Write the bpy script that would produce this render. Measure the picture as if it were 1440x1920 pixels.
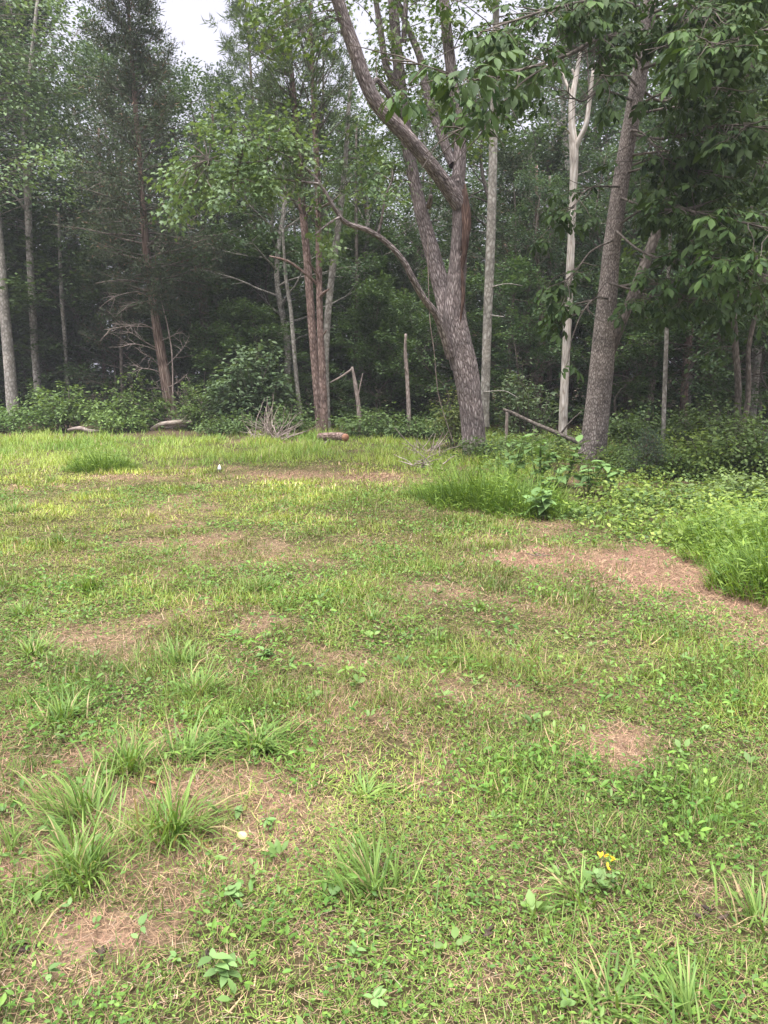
import bpy, math
import numpy as np

# ------------------------------------------------------------------ camera, sky, sun, exposure
sc = bpy.context.scene
for o in list(bpy.data.objects):
    bpy.data.objects.remove(o)
COL = sc.collection
rad = math.radians
PITCH = rad(10.2)
CAM = np.array([0.0, 0.0, 1.6])
FPX = 26.0 / 36.0 * 1920.0

cd = bpy.data.cameras.new('camera')
cam = bpy.data.objects.new('camera', cd)
COL.objects.link(cam)
cd.sensor_fit = 'VERTICAL'; cd.sensor_height = 36.0; cd.lens = 26.0
cd.clip_start = 0.05; cd.clip_end = 3000
cam.location = CAM
cam.rotation_euler = (rad(90) - PITCH, 0, 0)
sc.camera = cam

SUN_ELEV, SUN_AZ = rad(76), rad(205)          # azimuth clockwise from +Y (north): behind the camera, a little to the left
w = bpy.data.worlds.new('World'); sc.world = w; w.use_nodes = True
nt = w.node_tree; bg = nt.nodes['Background']
sky = nt.nodes.new('ShaderNodeTexSky'); sky.sky_type = 'NISHITA'; sky.sun_disc = False
sky.sun_elevation = SUN_ELEV; sky.sun_rotation = SUN_AZ
sky.air_density = 1.0; sky.dust_density = 4.0; sky.ozone_density = 1.0
hs = nt.nodes.new('ShaderNodeHueSaturation'); hs.inputs['Saturation'].default_value = 0.25
nt.links.new(sky.outputs[0], hs.inputs['Color'])
mx = nt.nodes.new('ShaderNodeMix'); mx.data_type = 'RGBA'; mx.inputs[0].default_value = 0.72
nt.links.new(hs.outputs[0], mx.inputs[6]); mx.inputs[7].default_value = (2.15, 2.08, 2.56, 1)   # even overcast layer
nt.links.new(mx.outputs[2], bg.inputs['Color'])
bg.inputs['Strength'].default_value = 0.055

sl = bpy.data.lights.new('sun', 'SUN'); so = bpy.data.objects.new('sun', sl); COL.objects.link(so)
sl.energy = 1.5; sl.angle = rad(55); sl.color = (1.0, 0.975, 0.96)
so.rotation_euler = (rad(90) - SUN_ELEV, 0, -SUN_AZ + math.pi)
so.rotation_euler = (rad(90) - SUN_ELEV, 0, math.pi - SUN_AZ)

sc.view_settings.view_transform = 'Standard'; sc.view_settings.look = 'None'
sc.view_settings.exposure = 2.93; sc.view_settings.gamma = 1.0
sc.view_settings.use_curve_mapping = False
sc.render.engine = 'CYCLES'
cy = sc.cycles
cy.max_bounces = 6; cy.diffuse_bounces = 3; cy.glossy_bounces = 2; cy.transmission_bounces = 4
cy.transparent_max_bounces = 4; cy.volume_bounces = 0
cy.use_denoising = True
cy.caustics_reflective = False; cy.caustics_refractive = False
cy.sample_clamp_indirect = 4.0

# ------------------------------------------------------------------ picture -> place
fw = np.array([0, math.cos(PITCH), -math.sin(PITCH)]); upv = np.array([0, math.sin(PITCH), math.cos(PITCH)])
def ray(x, y):
    return fw + np.array([1.0, 0, 0]) * (x - 720) / FPX + upv * (960 - y) / FPX
def at(x, y, Y):
    d = ray(x, y); return CAM + d * (Y / d[1])
def gnd(x, y):
    d = ray(x, y); return CAM + d * (-CAM[2] / d[2])
def project(P):
    q = P - CAM
    z = q @ fw
    return 720 + FPX * q[:, 0] / z, 960 - FPX * (q @ upv) / z
def wpx(px, Y):
    return px * Y / FPX

# ------------------------------------------------------------------ noise
def hsh(i, j, k, seed):
    n = (i * 374761393 + j * 668265263 + k * 2147483647 + seed * 1274126177) & 0xffffffff
    n = ((n ^ (n >> 13)) * 1274126177) & 0xffffffff
    n = (n ^ (n >> 16)) & 0xffffffff
    return n / 4294967295.0
def vnoise(x, y, z=0.0, seed=0):
    x = np.asarray(x, float); y = np.asarray(y, float); z = np.zeros_like(x) + z
    xi = np.floor(x).astype(np.int64); yi = np.floor(y).astype(np.int64); zi = np.floor(z).astype(np.int64)
    fx, fy, fz = x - xi, y - yi, z - zi
    fx = fx * fx * (3 - 2 * fx); fy = fy * fy * (3 - 2 * fy); fz = fz * fz * (3 - 2 * fz)
    r = 0
    for a in (0, 1):
        for b in (0, 1):
            for c in (0, 1):
                wgt = (fx if a else 1 - fx) * (fy if b else 1 - fy) * (fz if c else 1 - fz)
                r = r + wgt * hsh(xi + a, yi + b, zi + c, seed)
    return r
def fbm(x, y, seed=0, octs=4):
    r = 0; a = 0.5; f = 1.0; t = 0
    for o in range(octs):
        r = r + a * vnoise(np.asarray(x) * f, np.asarray(y) * f, 0.0, seed + o); t += a; a *= 0.5; f *= 2.03
    return r / t
def sstep(a, b, x):
    t = np.clip((x - a) / (b - a), 0, 1); return t * t * (3 - 2 * t)
def unit(v):
    return v / np.maximum(np.linalg.norm(v, axis=-1, keepdims=True), 1e-9)

# ------------------------------------------------------------------ mesh builder
class MB:
    def __init__(s):
        s.v = []; s.t = []; s.c = []; s.b = []; s.m = []; s.n = 0
    def add(s, V, T, C=(0.5, 0.5, 0.5), B=None, m=0):
        V = np.asarray(V, float); T = np.asarray(T, np.int64)
        C = np.broadcast_to(np.asarray(C, float), V.shape)
        s.v.append(V); s.t.append(T + s.n); s.c.append(C)
        s.b.append(V if B is None else B); s.m.append(np.full(len(T), m, np.int32)); s.n += len(V)
    def mesh(s, name, mats, smooth=False):
        V = np.concatenate(s.v); T = np.concatenate(s.t); C = np.concatenate(s.c); B = np.concatenate(s.b); M = np.concatenate(s.m)
        me = bpy.data.meshes.new(name)
        me.vertices.add(len(V)); me.vertices.foreach_set('co', V.astype(np.float32).ravel())
        me.loops.add(len(T) * 3); me.loops.foreach_set('vertex_index', T.astype(np.int32).ravel())
        me.polygons.add(len(T)); me.polygons.foreach_set('loop_start', np.arange(0, len(T) * 3, 3, dtype=np.int32))
        me.polygons.foreach_set('material_index', M)
        if smooth:
            me.polygons.foreach_set('use_smooth', np.ones(len(T), bool))
        a = me.attributes.new('col', 'FLOAT_COLOR', 'POINT')
        a.data.foreach_set('color', np.concatenate([C, np.ones((len(C), 1))], 1).astype(np.float32).ravel())
        a = me.attributes.new('bark', 'FLOAT_VECTOR', 'POINT')
        a.data.foreach_set('vector', B.astype(np.float32).ravel())
        for x in (mats if isinstance(mats, (list, tuple)) else [mats]):
            me.materials.append(x)
        me.update(calc_edges=True)
        return me
    def build(s, name, mats, parent=None, smooth=False):
        o = bpy.data.objects.new(name, s.mesh(name, mats, smooth))
        COL.objects.link(o); o.parent = parent
        return o

def tag(o, label=None, cat=None, group=None, kind=None):
    if label: o['label'] = label
    if cat: o['category'] = cat
    if group: o['group'] = group
    if kind: o['kind'] = kind
    return o
def thing(name, loc, label, cat, group=None):
    o = bpy.data.objects.new(name, None); COL.objects.link(o)
    o.empty_display_size = 0.2
    o.location = loc
    return tag(o, label, cat, group)
def child(mb, name, mats, root, smooth=False):
    """mesh given in world coordinates, parented to an unrotated empty"""
    o = mb.build(name, mats, root, smooth)
    o.location = (-root.location[0], -root.location[1], -root.location[2])
    return o
def copy_tree(root, loc, rz, scale, label=None, group=None):
    r = root.copy(); COL.objects.link(r); r.location = loc; r.rotation_euler = (0, 0, rz); r.scale = scale
    if label: r['label'] = label
    if group: r['group'] = group
    for ch in root.children:
        c = ch.copy(); COL.objects.link(c); c.parent = r
    return r

def catmull(P, n):
    P = np.asarray(P, float)
    if len(P) == 2:
        return P[0] + (P[1] - P[0]) * np.linspace(0, 1, n)[:, None]
    Q = np.concatenate([[2 * P[0] - P[1]], P, [2 * P[-1] - P[-2]]])
    u = np.linspace(0, len(P) - 1 - 1e-9, n); i = u.astype(int); t = (u - i)[:, None]
    a, b, c, d = Q[i], Q[i + 1], Q[i + 2], Q[i + 3]
    return 0.5 * (2 * b + (c - a) * t + (2 * a - 5 * b + 4 * c - d) * t ** 2 + (-a + 3 * b - 3 * c + d) * t ** 3)

def tube(mb, P, r, sides=8, C=(0.5, 0.5, 0.5), m=0, bump=0.0, seed=0, cap=True, ridge=9.0, flare=0.0):
    P = np.asarray(P, float); n = len(P); r = np.broadcast_to(np.asarray(r, float), (n,))
    T = unit(np.gradient(P, axis=0))
    ref = np.array([1.0, 0, 0]) if abs(T[0][0]) < 0.8 else np.array([0, 1.0, 0])
    A = np.zeros_like(P); a = ref
    for i in range(n):
        a = a - T[i] * (a @ T[i]); a = a / np.linalg.norm(a); A[i] = a
    Bv = np.cross(T, A)
    th = np.arange(sides) * 2 * math.pi / sides
    s = np.concatenate([[0], np.cumsum(np.linalg.norm(np.diff(P, axis=0), axis=1))])
    ct, st = np.cos(th), np.sin(th)
    rr = np.repeat(r[:, None], sides, 1)
    if bump:
        X = ct[None] * ridge * 0.35 + 0 * s[:, None]; Y = st[None] * ridge * 0.35 + 0 * s[:, None]; Z = np.repeat(s[:, None], sides, 1)
        nz = vnoise(X * 0.55 + 7, Y * 0.55, Z * 0.9, seed + 3) - 0.5
        rd = 1 - np.abs(2 * vnoise(X + 3, Y, Z * 2.2, seed) - 1)
        rr = rr * (1 + bump * (1.6 * nz + 0.9 * (rd - 0.5)))
    if flare:
        rr = rr * (1 + flare * np.exp(-s[:, None] / (r[0] * 1.4)) * (0.55 + 0.9 * vnoise(ct * 1.6 + 5, st * 1.6, 0.5, seed + 9)[None]))
    V = P[:, None] + rr[..., None] * (ct[None, :, None] * A[:, None] + st[None, :, None] * Bv[:, None])
    rm = float(np.mean(r))
    bk = np.stack([np.repeat((ct * rm)[None], n, 0), np.repeat((st * rm)[None], n, 0), np.repeat(s[:, None], sides, 1)], -1) + np.array([seed * 1.7, seed * 0.9, seed * 2.3])
    i = np.arange(n - 1)[:, None] * sides; j = np.arange(sides)[None]; k = (j + 1) % sides
    q0, q1, q2, q3 = (i + j).ravel(), (i + k).ravel(), (i + sides + k).ravel(), (i + sides + j).ravel()
    F = np.concatenate([np.stack([q0, q1, q2], 1), np.stack([q0, q2, q3], 1)])
    V = V.reshape(-1, 3); bk = bk.reshape(-1, 3)
    if cap:
        V = np.concatenate([V, P[-1:] + T[-1:] * r[-1] * 0.3]); bk = np.concatenate([bk, bk[-1:]])
        j = np.arange(sides)
        F = np.concatenate([F, np.stack([(n - 1) * sides + j, (n - 1) * sides + (j + 1) % sides, np.full(sides, n * sides)], 1)])
    if np.ndim(C) == 2:
        C = np.repeat(C, sides, 0)
        if cap: C = np.concatenate([C, C[-1:]])
    mb.add(V, F, C, bk, m)

# leaf outlines: along the leaf, across it, lift
L_RHOMB = (np.array([[0, 0, 0], [.42, -.30, .05], [.42, .30, .05], [1, 0, -.04]]), np.array([[0, 1, 3], [0, 3, 2]]))
L_OVATE = (np.array([[0, 0, 0], [.25, -.20, .05], [.25, .20, .05], [.6, -.23, .05], [.6, .23, .05], [1, 0, -.10], [.5, 0, -.0]]),
           np.array([[0, 1, 6], [1, 3, 6], [3, 5, 6], [5, 4, 6], [4, 2, 6], [2, 0, 6]]))
L_MAPLE = (np.array([[0, 0, 0], [.5, 0, .02], [.30, -.16, .0], [.42, -.55, -.08], [.58, -.2, .03], [1, 0, -.10], [.58, .2, .03], [.42, .55, -.08], [.30, .16, 0], [.05, -.35, -.05], [.05, .35, -.05]]),
           np.array([[0, 2, 1], [2, 3, 1], [3, 4, 1], [4, 5, 1], [5, 6, 1], [6, 7, 1], [7, 8, 1], [8, 0, 1], [0, 9, 2], [0, 8, 10]]))
L_NEEDLE = (np.array([[0, -.02, 0], [0, .02, 0], [1, 0, -.08]]), np.array([[0, 1, 2]]))

def leaves(mb, tm, P, D, N, S, C, m=0, wid=1.0):
    TV, TF = tm
    P = np.asarray(P, float); n = len(P)
    D = unit(np.asarray(D, float)); N = np.asarray(N, float); N = unit(N - D * np.sum(N * D, 1, keepdims=True)); W = np.cross(N, D)
    S = np.broadcast_to(np.asarray(S, float), (n,))[:, None, None]
    V = P[:, None] + S * (TV[None, :, 0:1] * D[:, None] + wid * TV[None, :, 1:2] * W[:, None] + TV[None, :, 2:3] * N[:, None])
    k = len(TV)
    F = (np.arange(n)[:, None, None] * k + TF[None]).reshape(-1, 3)
    C = np.broadcast_to(np.asarray(C, float), (n, 3))
    mb.add(V.reshape(-1, 3), F, np.repeat(C, k, 0), None, m)

def blades(mb, P, H, W, az, lean, droop, C, seg=3, m=0):
    """grass blades: P base, H length, az azimuth, lean from vertical (rad), droop extra bend to the tip"""
    n = len(P); H = np.broadcast_to(H, (n,)); W = np.broadcast_to(W, (n,)); lean = np.broadcast_to(lean, (n,)); droop = np.broadcast_to(droop, (n,))
    h = np.stack([np.cos(az), np.sin(az), 0 * az], 1); sd = np.stack([-np.sin(az), np.cos(az), 0 * az], 1); z = np.array([0, 0, 1.0])
    p = np.array(P, float); rows = []
    for k in range(seg + 1):
        f = k / seg
        wk = W * (1 - f ** 1.8) * (0.75 + 0.6 * f * (1 - f))
        if k == seg: rows.append(p[:, None])
        else: rows.append(np.stack([p - sd * wk[:, None] / 2, p + sd * wk[:, None] / 2], 1))
        a = lean + droop * f
        p = p + (H / seg)[:, None] * (np.sin(a)[:, None] * h + np.cos(a)[:, None] * z)
    V = np.concatenate(rows, 1); kk = V.shape[1]
    tf = []
    for k in range(seg - 1):
        b = 2 * k; tf += [[b, b + 1, b + 3], [b, b + 3, b + 2]]
    b = 2 * (seg - 1); tf.append([b, b + 1, b + 2])
    F = (np.arange(n)[:, None, None] * kk + np.array(tf)[None]).reshape(-1, 3)
    V[..., 2] = np.maximum(V[..., 2], 0.004)
    C = np.broadcast_to(np.asarray(C, float), (n, 3))
    mb.add(V.reshape(-1, 3), F, np.repeat(C, kk, 0), None, m)

def lerp(a, b, t):
    a = np.asarray(a, float); b = np.asarray(b, float); t = np.asarray(t)[..., None]
    return a * (1 - t) + b * t

# ------------------------------------------------------------------ materials
def new_mat(name):
    m = bpy.data.materials.new(name); m.use_nodes = True
    n = m.node_tree; b = n.nodes['Principled BSDF']; o = n.nodes['Material Output']
    return m, n, b, o
def N_(nt, t, **kw):
    n = nt.nodes.new(t)
    for k, v in kw.items(): setattr(n, k, v)
    return n
def leaf_mat(name, trans=0.3, rough=0.5, spec=0.3, vary=0.35, warm=(1.25, 1.2, 0.6)):
    m, t, b, o = new_mat(name)
    a = N_(t, 'ShaderNodeAttribute', attribute_name='col')
    oi = N_(t, 'ShaderNodeObjectInfo')
    mr = N_(t, 'ShaderNodeMapRange'); mr.inputs['To Min'].default_value = 1 - vary / 2; mr.inputs['To Max'].default_value = 1 + vary / 2
    t.links.new(oi.outputs['Random'], mr.inputs['Value'])
    mul = N_(t, 'ShaderNodeVectorMath', operation='SCALE')
    t.links.new(a.outputs['Color'], mul.inputs[0]); t.links.new(mr.outputs[0], mul.inputs['Scale'])
    t.links.new(mul.outputs[0], b.inputs['Base Color'])
    b.inputs['Roughness'].default_value = rough; b.inputs['Specular IOR Level'].default_value = spec
    tr = N_(t, 'ShaderNodeBsdfTranslucent')
    m2 = N_(t, 'ShaderNodeVectorMath', operation='MULTIPLY'); m2.inputs[1].default_value = warm
    t.links.new(mul.outputs[0], m2.inputs[0]); t.links.new(m2.outputs[0], tr.inputs['Color'])
    mix = N_(t, 'ShaderNodeMixShader'); mix.inputs[0].default_value = trans
    t.links.new(b.outputs[0], mix.inputs[1]); t.links.new(tr.outputs[0], mix.inputs[2])
    t.links.new(mix.outputs[0], o.inputs['Surface'])
    return m
def ramp(t, stops):
    r = N_(t, 'ShaderNodeValToRGB'); e = r.color_ramp.elements
    while len(e) < len(stops): e.new(0.5)
    for x, (p, c) in zip(e, stops): x.position = p; x.color = (*c, 1)
    return r
def bark_mat(name, dark, mid, light, fx=14.0, fz=3.0, bump=0.5, dist=0.03, patch=None):
    m, t, b, o = new_mat(name)
    a = N_(t, 'ShaderNodeAttribute', attribute_name='bark')
    mp = N_(t, 'ShaderNodeMapping'); mp.inputs['Scale'].default_value = (fx, fx, fz)
    t.links.new(a.outputs['Vector'], mp.inputs[0])
    n1 = N_(t, 'ShaderNodeTexNoise'); n1.inputs['Scale'].default_value = 1.0; n1.inputs['Detail'].default_value = 5; n1.inputs['Roughness'].default_value = 0.65; n1.inputs['Distortion'].default_value = 1.3
    v1 = N_(t, 'ShaderNodeTexVoronoi', feature='DISTANCE_TO_EDGE'); v1.inputs['Scale'].default_value = 1.3
    t.links.new(mp.outputs[0], n1.inputs['Vector'])
    dn = N_(t, 'ShaderNodeMix', data_type='RGBA', blend_type='ADD'); dn.inputs[0].default_value = 0.6
    t.links.new(mp.outputs[0], dn.inputs[6]); t.links.new(n1.outputs['Color'], dn.inputs[7])
    t.links.new(dn.outputs[2], v1.inputs['Vector'])
    sm = N_(t, 'ShaderNodeMapRange'); sm.inputs['From Max'].default_value = 0.35
    t.links.new(v1.outputs['Distance'], sm.inputs['Value'])
    mixv = N_(t, 'ShaderNodeMath', operation='MULTIPLY_ADD'); mixv.inputs[1].default_value = 0.45
    sc2 = N_(t, 'ShaderNodeMath', operation='MULTIPLY'); sc2.inputs[1].default_value = 0.75
    t.links.new(n1.outputs['Fac'], sc2.inputs[0])
    t.links.new(sm.outputs[0], mixv.inputs[0]); t.links.new(sc2.outputs[0], mixv.inputs[2])
    r = ramp(t, [(0.25, dark), (0.52, mid), (0.85, light)])
    t.links.new(mixv.outputs[0], r.inputs[0])
    # broad lichen / weather mottling
    n2 = N_(t, 'ShaderNodeTexNoise'); n2.inputs['Scale'].default_value = 2.6; n2.inputs['Detail'].default_value = 4
    t.links.new(a.outputs['Vector'], n2.inputs['Vector'])
    r2 = ramp(t, [(0.35, (0.72, 0.72, 0.70)), (0.7, (1.22, 1.2, 1.16))])
    t.links.new(n2.outputs['Fac'], r2.inputs[0])
    mm = N_(t, 'ShaderNodeMix', data_type='RGBA', blend_type='MULTIPLY'); mm.inputs[0].default_value = 1.0
    t.links.new(r.outputs[0], mm.inputs[6]); t.links.new(r2.outputs[0], mm.inputs[7])
    out = mm.outputs[2]
    if patch:
        n3 = N_(t, 'ShaderNodeTexNoise'); n3.inputs['Scale'].default_value = 1.3; n3.inputs['Detail'].default_value = 5
        t.links.new(a.outputs['Vector'], n3.inputs['Vector'])
        r3 = ramp(t, [(0.52, (0, 0, 0)), (0.66, (1, 1, 1))]); t.links.new(n3.outputs['Fac'], r3.inputs[0])
        m3 = N_(t, 'ShaderNodeMix', data_type='RGBA'); t.links.new(r3.outputs[0], m3.inputs[0])
        t.links.new(out, m3.inputs[6]); m3.inputs[7].default_value = (*patch, 1); out = m3.outputs[2]
    t.links.new(out, b.inputs['Base Color'])
    b.inputs['Roughness'].default_value = 0.9; b.inputs['Specular IOR Level'].default_value = 0.15
    bp = N_(t, 'ShaderNodeBump'); bp.inputs['Strength'].default_value = bump; bp.inputs['Distance'].default_value = dist
    t.links.new(mixv.outputs[0], bp.inputs['Height']); t.links.new(bp.outputs[0], b.inputs['Normal'])
    return m
def flat_mat(name, c1, c2, scale=8.0, rough=0.8, bump=0.2):
    m, t, b, o = new_mat(name)
    tc = N_(t, 'ShaderNodeTexCoord')
    n1 = N_(t, 'ShaderNodeTexNoise'); n1.inputs['Scale'].default_value = scale; n1.inputs['Detail'].default_value = 5
    t.links.new(tc.outputs['Object'], n1.inputs['Vector'])
    r = ramp(t, [(0.3, c1), (0.7, c2)]); t.links.new(n1.outputs['Fac'], r.inputs[0]); t.links.new(r.outputs[0], b.inputs['Base Color'])
    b.inputs['Roughness'].default_value = rough; b.inputs['Specular IOR Level'].default_value = 0.2
    bp = N_(t, 'ShaderNodeBump'); bp.inputs['Strength'].default_value = bump; bp.inputs['Distance'].default_value = 0.01
    t.links.new(n1.outputs['Fac'], bp.inputs['Height']); t.links.new(bp.outputs[0], b.inputs['Normal'])
    return m

M_LEAF = leaf_mat('broadleaf_foliage', 0.28, 0.5, 0.25)
M_BIGLEAF = leaf_mat('hickory_leaf', 0.20, 0.55, 0.16, 0.6)
M_NEEDLE = leaf_mat('conifer_foliage', 0.12, 0.6, 0.2, 0.25, (1.1, 1.1, 0.7))
M_GRASS = leaf_mat('grass_blades', 0.30, 0.5, 0.25, 0.12)
M_STRAW = leaf_mat('dead_straw', 0.12, 0.75, 0.1, 0.0, (1, 1, 1))
B_OAK = bark_mat('furrowed_grey_brown_bark', (.045, .034, .034), (.215, .175, .170), (.43, .375, .37), 24, 5.0, 1.0, 0.04)
B_HICK = bark_mat('scaly_grey_bark', (.05, .04, .037), (.20, .168, .153), (.44, .39, .365), 34, 11, 0.7, 0.018)
B_PINE = bark_mat('reddish_pine_bark', (.06, .040, .034), (.19, .13, .112), (.33, .25, .225), 13, 4.5, 0.8, 0.03)
B_CEDAR = bark_mat('shredded_cedar_bark', (.05, .032, .026), (.17, .115, .092), (.38, .30, .26), 30, 1.2, 0.9, 0.02)
B_GREY = bark_mat('smooth_grey_bark', (.13, .115, .10), (.26, .24, .215), (.42, .40, .37), 9, 5, 0.35, 0.012)
B_DARK = bark_mat('dark_understory_bark', (.05, .042, .036), (.125, .105, .09), (.22, .19, .17), 14, 4, 0.5, 0.015)
B_SNAG = bark_mat('bare_bleached_wood', (.22, .18, .15), (.50, .45, .41), (.66, .62, .59), 15, 1.6, 0.5, 0.015)
B_WOOD = bark_mat('torn_red_brown_wood_painted_shade', (.022, .014, .011), (.075, .045, .036), (.17, .115, .095), 36, 3, 0.6, 0.015)  # red-brown wood darkened so its colour carries the shade inside the wound
B_LOG = bark_mat('pale_weathered_wood', (.14, .11, .09), (.32, .265, .225), (.46, .40, .36), 18, 3, 0.5, 0.01)
B_TWIG = bark_mat('dead_twig', (.14, .11, .10), (.30, .245, .22), (.46, .39, .36), 20, 4, 0.3, 0.005)

# ------------------------------------------------------------------ ground
# bare / straw patches on the lawn: (pixel x, pixel y, half width px, half height px, strength)
BARE = [(1010, 1046, 105, 24, 1.0), (1170, 1056, 170, 36, 1.0), (1320, 1086, 190, 40, 1.2), (1430, 1110, 120, 42, 1.2), (1125, 1392, 85, 30, 1.1), (1165, 1420, 45, 24, 1.0), (1120, 1175, 60, 12, .5),
        (860, 1110, 80, 12, .55), (270, 1160, 50, 12, .55), (190, 1175, 30, 8, .4), (400, 1490, 70, 42, .9), (530, 1510, 60, 26, .85), (60, 1620, 75, 40, .9), (170, 1740, 130, 46, .95),
        (110, 1830, 110, 36, .8), (330, 1690, 50, 26, .8), (140, 1430, 36, 26, .7), (545, 890, 130, 10, .9), (700, 895, 110, 9, .8), (255, 895, 90, 7, .6), (930, 960, 60, 6, .8),
        (360, 1040, 50, 9, .5), (230, 1240, 40, 14, .5), (620, 1290, 60, 14, .45), (520, 1160, 40, 10, .5), (320, 970, 40, 7, .5), (570, 1750, 40, 22, .6), (1030, 1690, 70, 26, .5),
        (1350, 1690, 70, 30, .45), (900, 1830, 90, 34, .4), (800, 905, 60, 8, .7), (1160, 1250, 60, 14, .4), (45, 1345, 46, 18, .5), (1290, 1210, 90, 10, .35), (690, 1010, 60, 5, .25)]
LUSH = [(1000, 1430, 190, 70, .8), (1260, 1480, 180, 70, .8), (690, 1130, 120, 22, .7), (1080, 1110, 130, 26, .7), (1260, 1300, 190, 36, .5), (640, 940, 170, 24, .6), (880, 990, 120, 20, .5),
        (1200, 1560, 200, 50, .7), (380, 1670, 60, 60, .7), (120, 1110, 110, 20, .5), (900, 1330, 170, 26, .5), (470, 1120, 90, 20, .4), (1380, 1320, 90, 40, .5), (800, 1240, 100, 18, .4)]
def px_field(X, Y, lst):
    P = np.stack([X, Y, 0 * X], 1); x, y = project(P)
    x = x + 60 * (fbm(X * 2.2, Y * 2.2, 71) - 0.5); y = y + (50 * (fbm(X * 2.6 + 9, Y * 2.6, 72) - 0.5)) * np.clip((y - 760) / 700, 0.1, 1)
    r = np.zeros_like(X)
    for (cx, cy_, a, b, s) in lst:
        d = ((x - cx) / a) ** 2 + ((y - cy_) / b) ** 2
        r = np.maximum(r, s * np.exp(-d ** 1.4))
    return r
# edge of the mown lawn, in picture points laid on the ground; beyond it the grass stands tall
EDGE = np.array([gnd(x, y)[:2] for x, y in [(-500, 905), (-200, 900), (0, 893), (120, 888), (300, 884), (420, 878), (560, 872), (700, 876), (780, 892), (850, 930), (950, 962), (1050, 982), (1150, 1004), (1250, 1024), (1330, 1046), (1440, 1090), (1560, 1150), (1800, 1260)]])
def beyond(X, Y):
    """signed: >0 metres past the mown edge (measured along y)"""
    i = np.argsort(EDGE[:, 0])
    return Y - np.interp(X, EDGE[i, 0], EDGE[i, 1])
def bare_amt(X, Y):
    n = fbm(X * 1.1, Y * 1.1, 5, 4); n2 = fbm(X * 3.6 + 4, Y * 3.6, 6, 3)
    b = sstep(0.49, 0.68, n * 0.58 + n2 * 0.42)
    b = b * (1 - 0.8 * px_field(X, Y, LUSH))
    hf = fbm(X * 7.5 + 2, Y * 7.5, 61, 3)
    return np.clip(np.maximum(b * 0.45, px_field(X, Y, BARE) * np.clip(.1 + 1.55 * hf, 0, 1.1) * np.where((X > 1.0) & (Y > 4.5), 1.15, .9)), 0, 1)

gm = MB()
xs = np.concatenate([[-1500, -300, -80], np.linspace(-40, -8, 65)[:-1], np.linspace(-8, 8, 161), np.linspace(8, 40, 65)[1:], [80, 300, 1500]]); ys = np.concatenate([[-1500, -200, -30], np.linspace(-6, 1, 15)[:-1], np.linspace(1, 15, 141), np.linspace(15, 80, 131)[1:], [200, 600, 2500]])
GX, GY = np.meshgrid(xs, ys)
def gz(X, Y):
    far = sstep(16, 26, Y) * (1 - sstep(60, 90, Y))
    return -0.03 + 0.03 * vnoise(np.asarray(X) * 0.9, np.asarray(Y) * 0.9, 0, 2) * (np.abs(X) < 41) + far * 0.25 * (vnoise(np.asarray(X) * .3, np.asarray(Y) * .3, 0, 4) - 0.5)
GZ = gz(GX, GY)
nx = len(xs); ii, jj = np.meshgrid(np.arange(len(ys) - 1), np.arange(nx - 1), indexing='ij'); q = (ii * nx + jj).ravel()
gm.add(np.stack([GX.ravel(), GY.ravel(), GZ.ravel()], 1), np.concatenate([np.stack([q, q + 1, q + nx + 1], 1), np.stack([q, q + nx + 1, q + nx], 1)]), np.repeat(bare_amt(GX.ravel(), np.maximum(GY.ravel(), 1.0))[:, None], 3, 1))
m, t, b, o = new_mat('lawn_soil_and_leaf_litter')
tc = N_(t, 'ShaderNodeNewGeometry')
n1 = N_(t, 'ShaderNodeTexNoise'); n1.inputs['Scale'].default_value = 1.4; n1.inputs['Detail'].default_value = 8; n1.inputs['Roughness'].default_value = 0.7
n2 = N_(t, 'ShaderNodeTexNoise'); n2.inputs['Scale'].default_value = 60; n2.inputs['Detail'].default_value = 6; n2.inputs['Roughness'].default_value = 0.7
for n in (n1, n2): t.links.new(tc.outputs['Position'], n.inputs['Vector'])
r1 = ramp(t, [(0.3, (.20, .13, .085)), (0.55, (.32, .21, .155)), (0.75, (.41, .29, .225))]); t.links.new(n1.outputs['Fac'], r1.inputs[0])
r2 = ramp(t, [(0.3, (.35, .33, .30)), (0.62, (1.15, 1.12, 1.08))]); t.links.new(n2.outputs['Fac'], r2.inputs[0])
mm = N_(t, 'ShaderNodeMix', data_type='RGBA', blend_type='MULTIPLY'); mm.inputs[0].default_value = 1
th = N_(t, 'ShaderNodeMix', data_type='RGBA'); ga = N_(t, 'ShaderNodeAttribute', attribute_name='col'); t.links.new(ga.outputs['Fac'], th.inputs[0])
th.inputs[6].default_value = (.075, .066, .032, 1); t.links.new(r1.outputs[0], th.inputs[7])      # green-brown thatch where the grass is thick, soil where it is worn
t.links.new(th.outputs[2], mm.inputs[6]); t.links.new(r2.outputs[0], mm.inputs[7])
# forest floor: brown leaf litter beyond the clearing
sp = N_(t, 'ShaderNodeSeparateXYZ'); t.links.new(tc.outputs['Position'], sp.inputs[0])
mr = N_(t, 'ShaderNodeMapRange'); mr.inputs['From Min'].default_value = 17; mr.inputs['From Max'].default_value = 22; t.links.new(sp.outputs['Y'], mr.inputs['Value'])
ff = N_(t, 'ShaderNodeMix', data_type='RGBA'); t.links.new(mr.outputs[0], ff.inputs[0]); t.links.new(mm.outputs[2], ff.inputs[6])
r3 = ramp(t, [(0.3, (.03, .024, .016)), (0.7, (.13, .09, .055))]); t.links.new(n2.outputs['Fac'], r3.inputs[0]); t.links.new(r3.outputs[0], ff.inputs[7])
t.links.new(ff.outputs[2], b.inputs['Base Color']); b.inputs['Roughness'].default_value = 0.95; b.inputs['Specular IOR Level'].default_value = 0.1
bp = N_(t, 'ShaderNodeBump'); bp.inputs['Strength'].default_value = 0.6; bp.inputs['Distance'].default_value = 0.02
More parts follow.
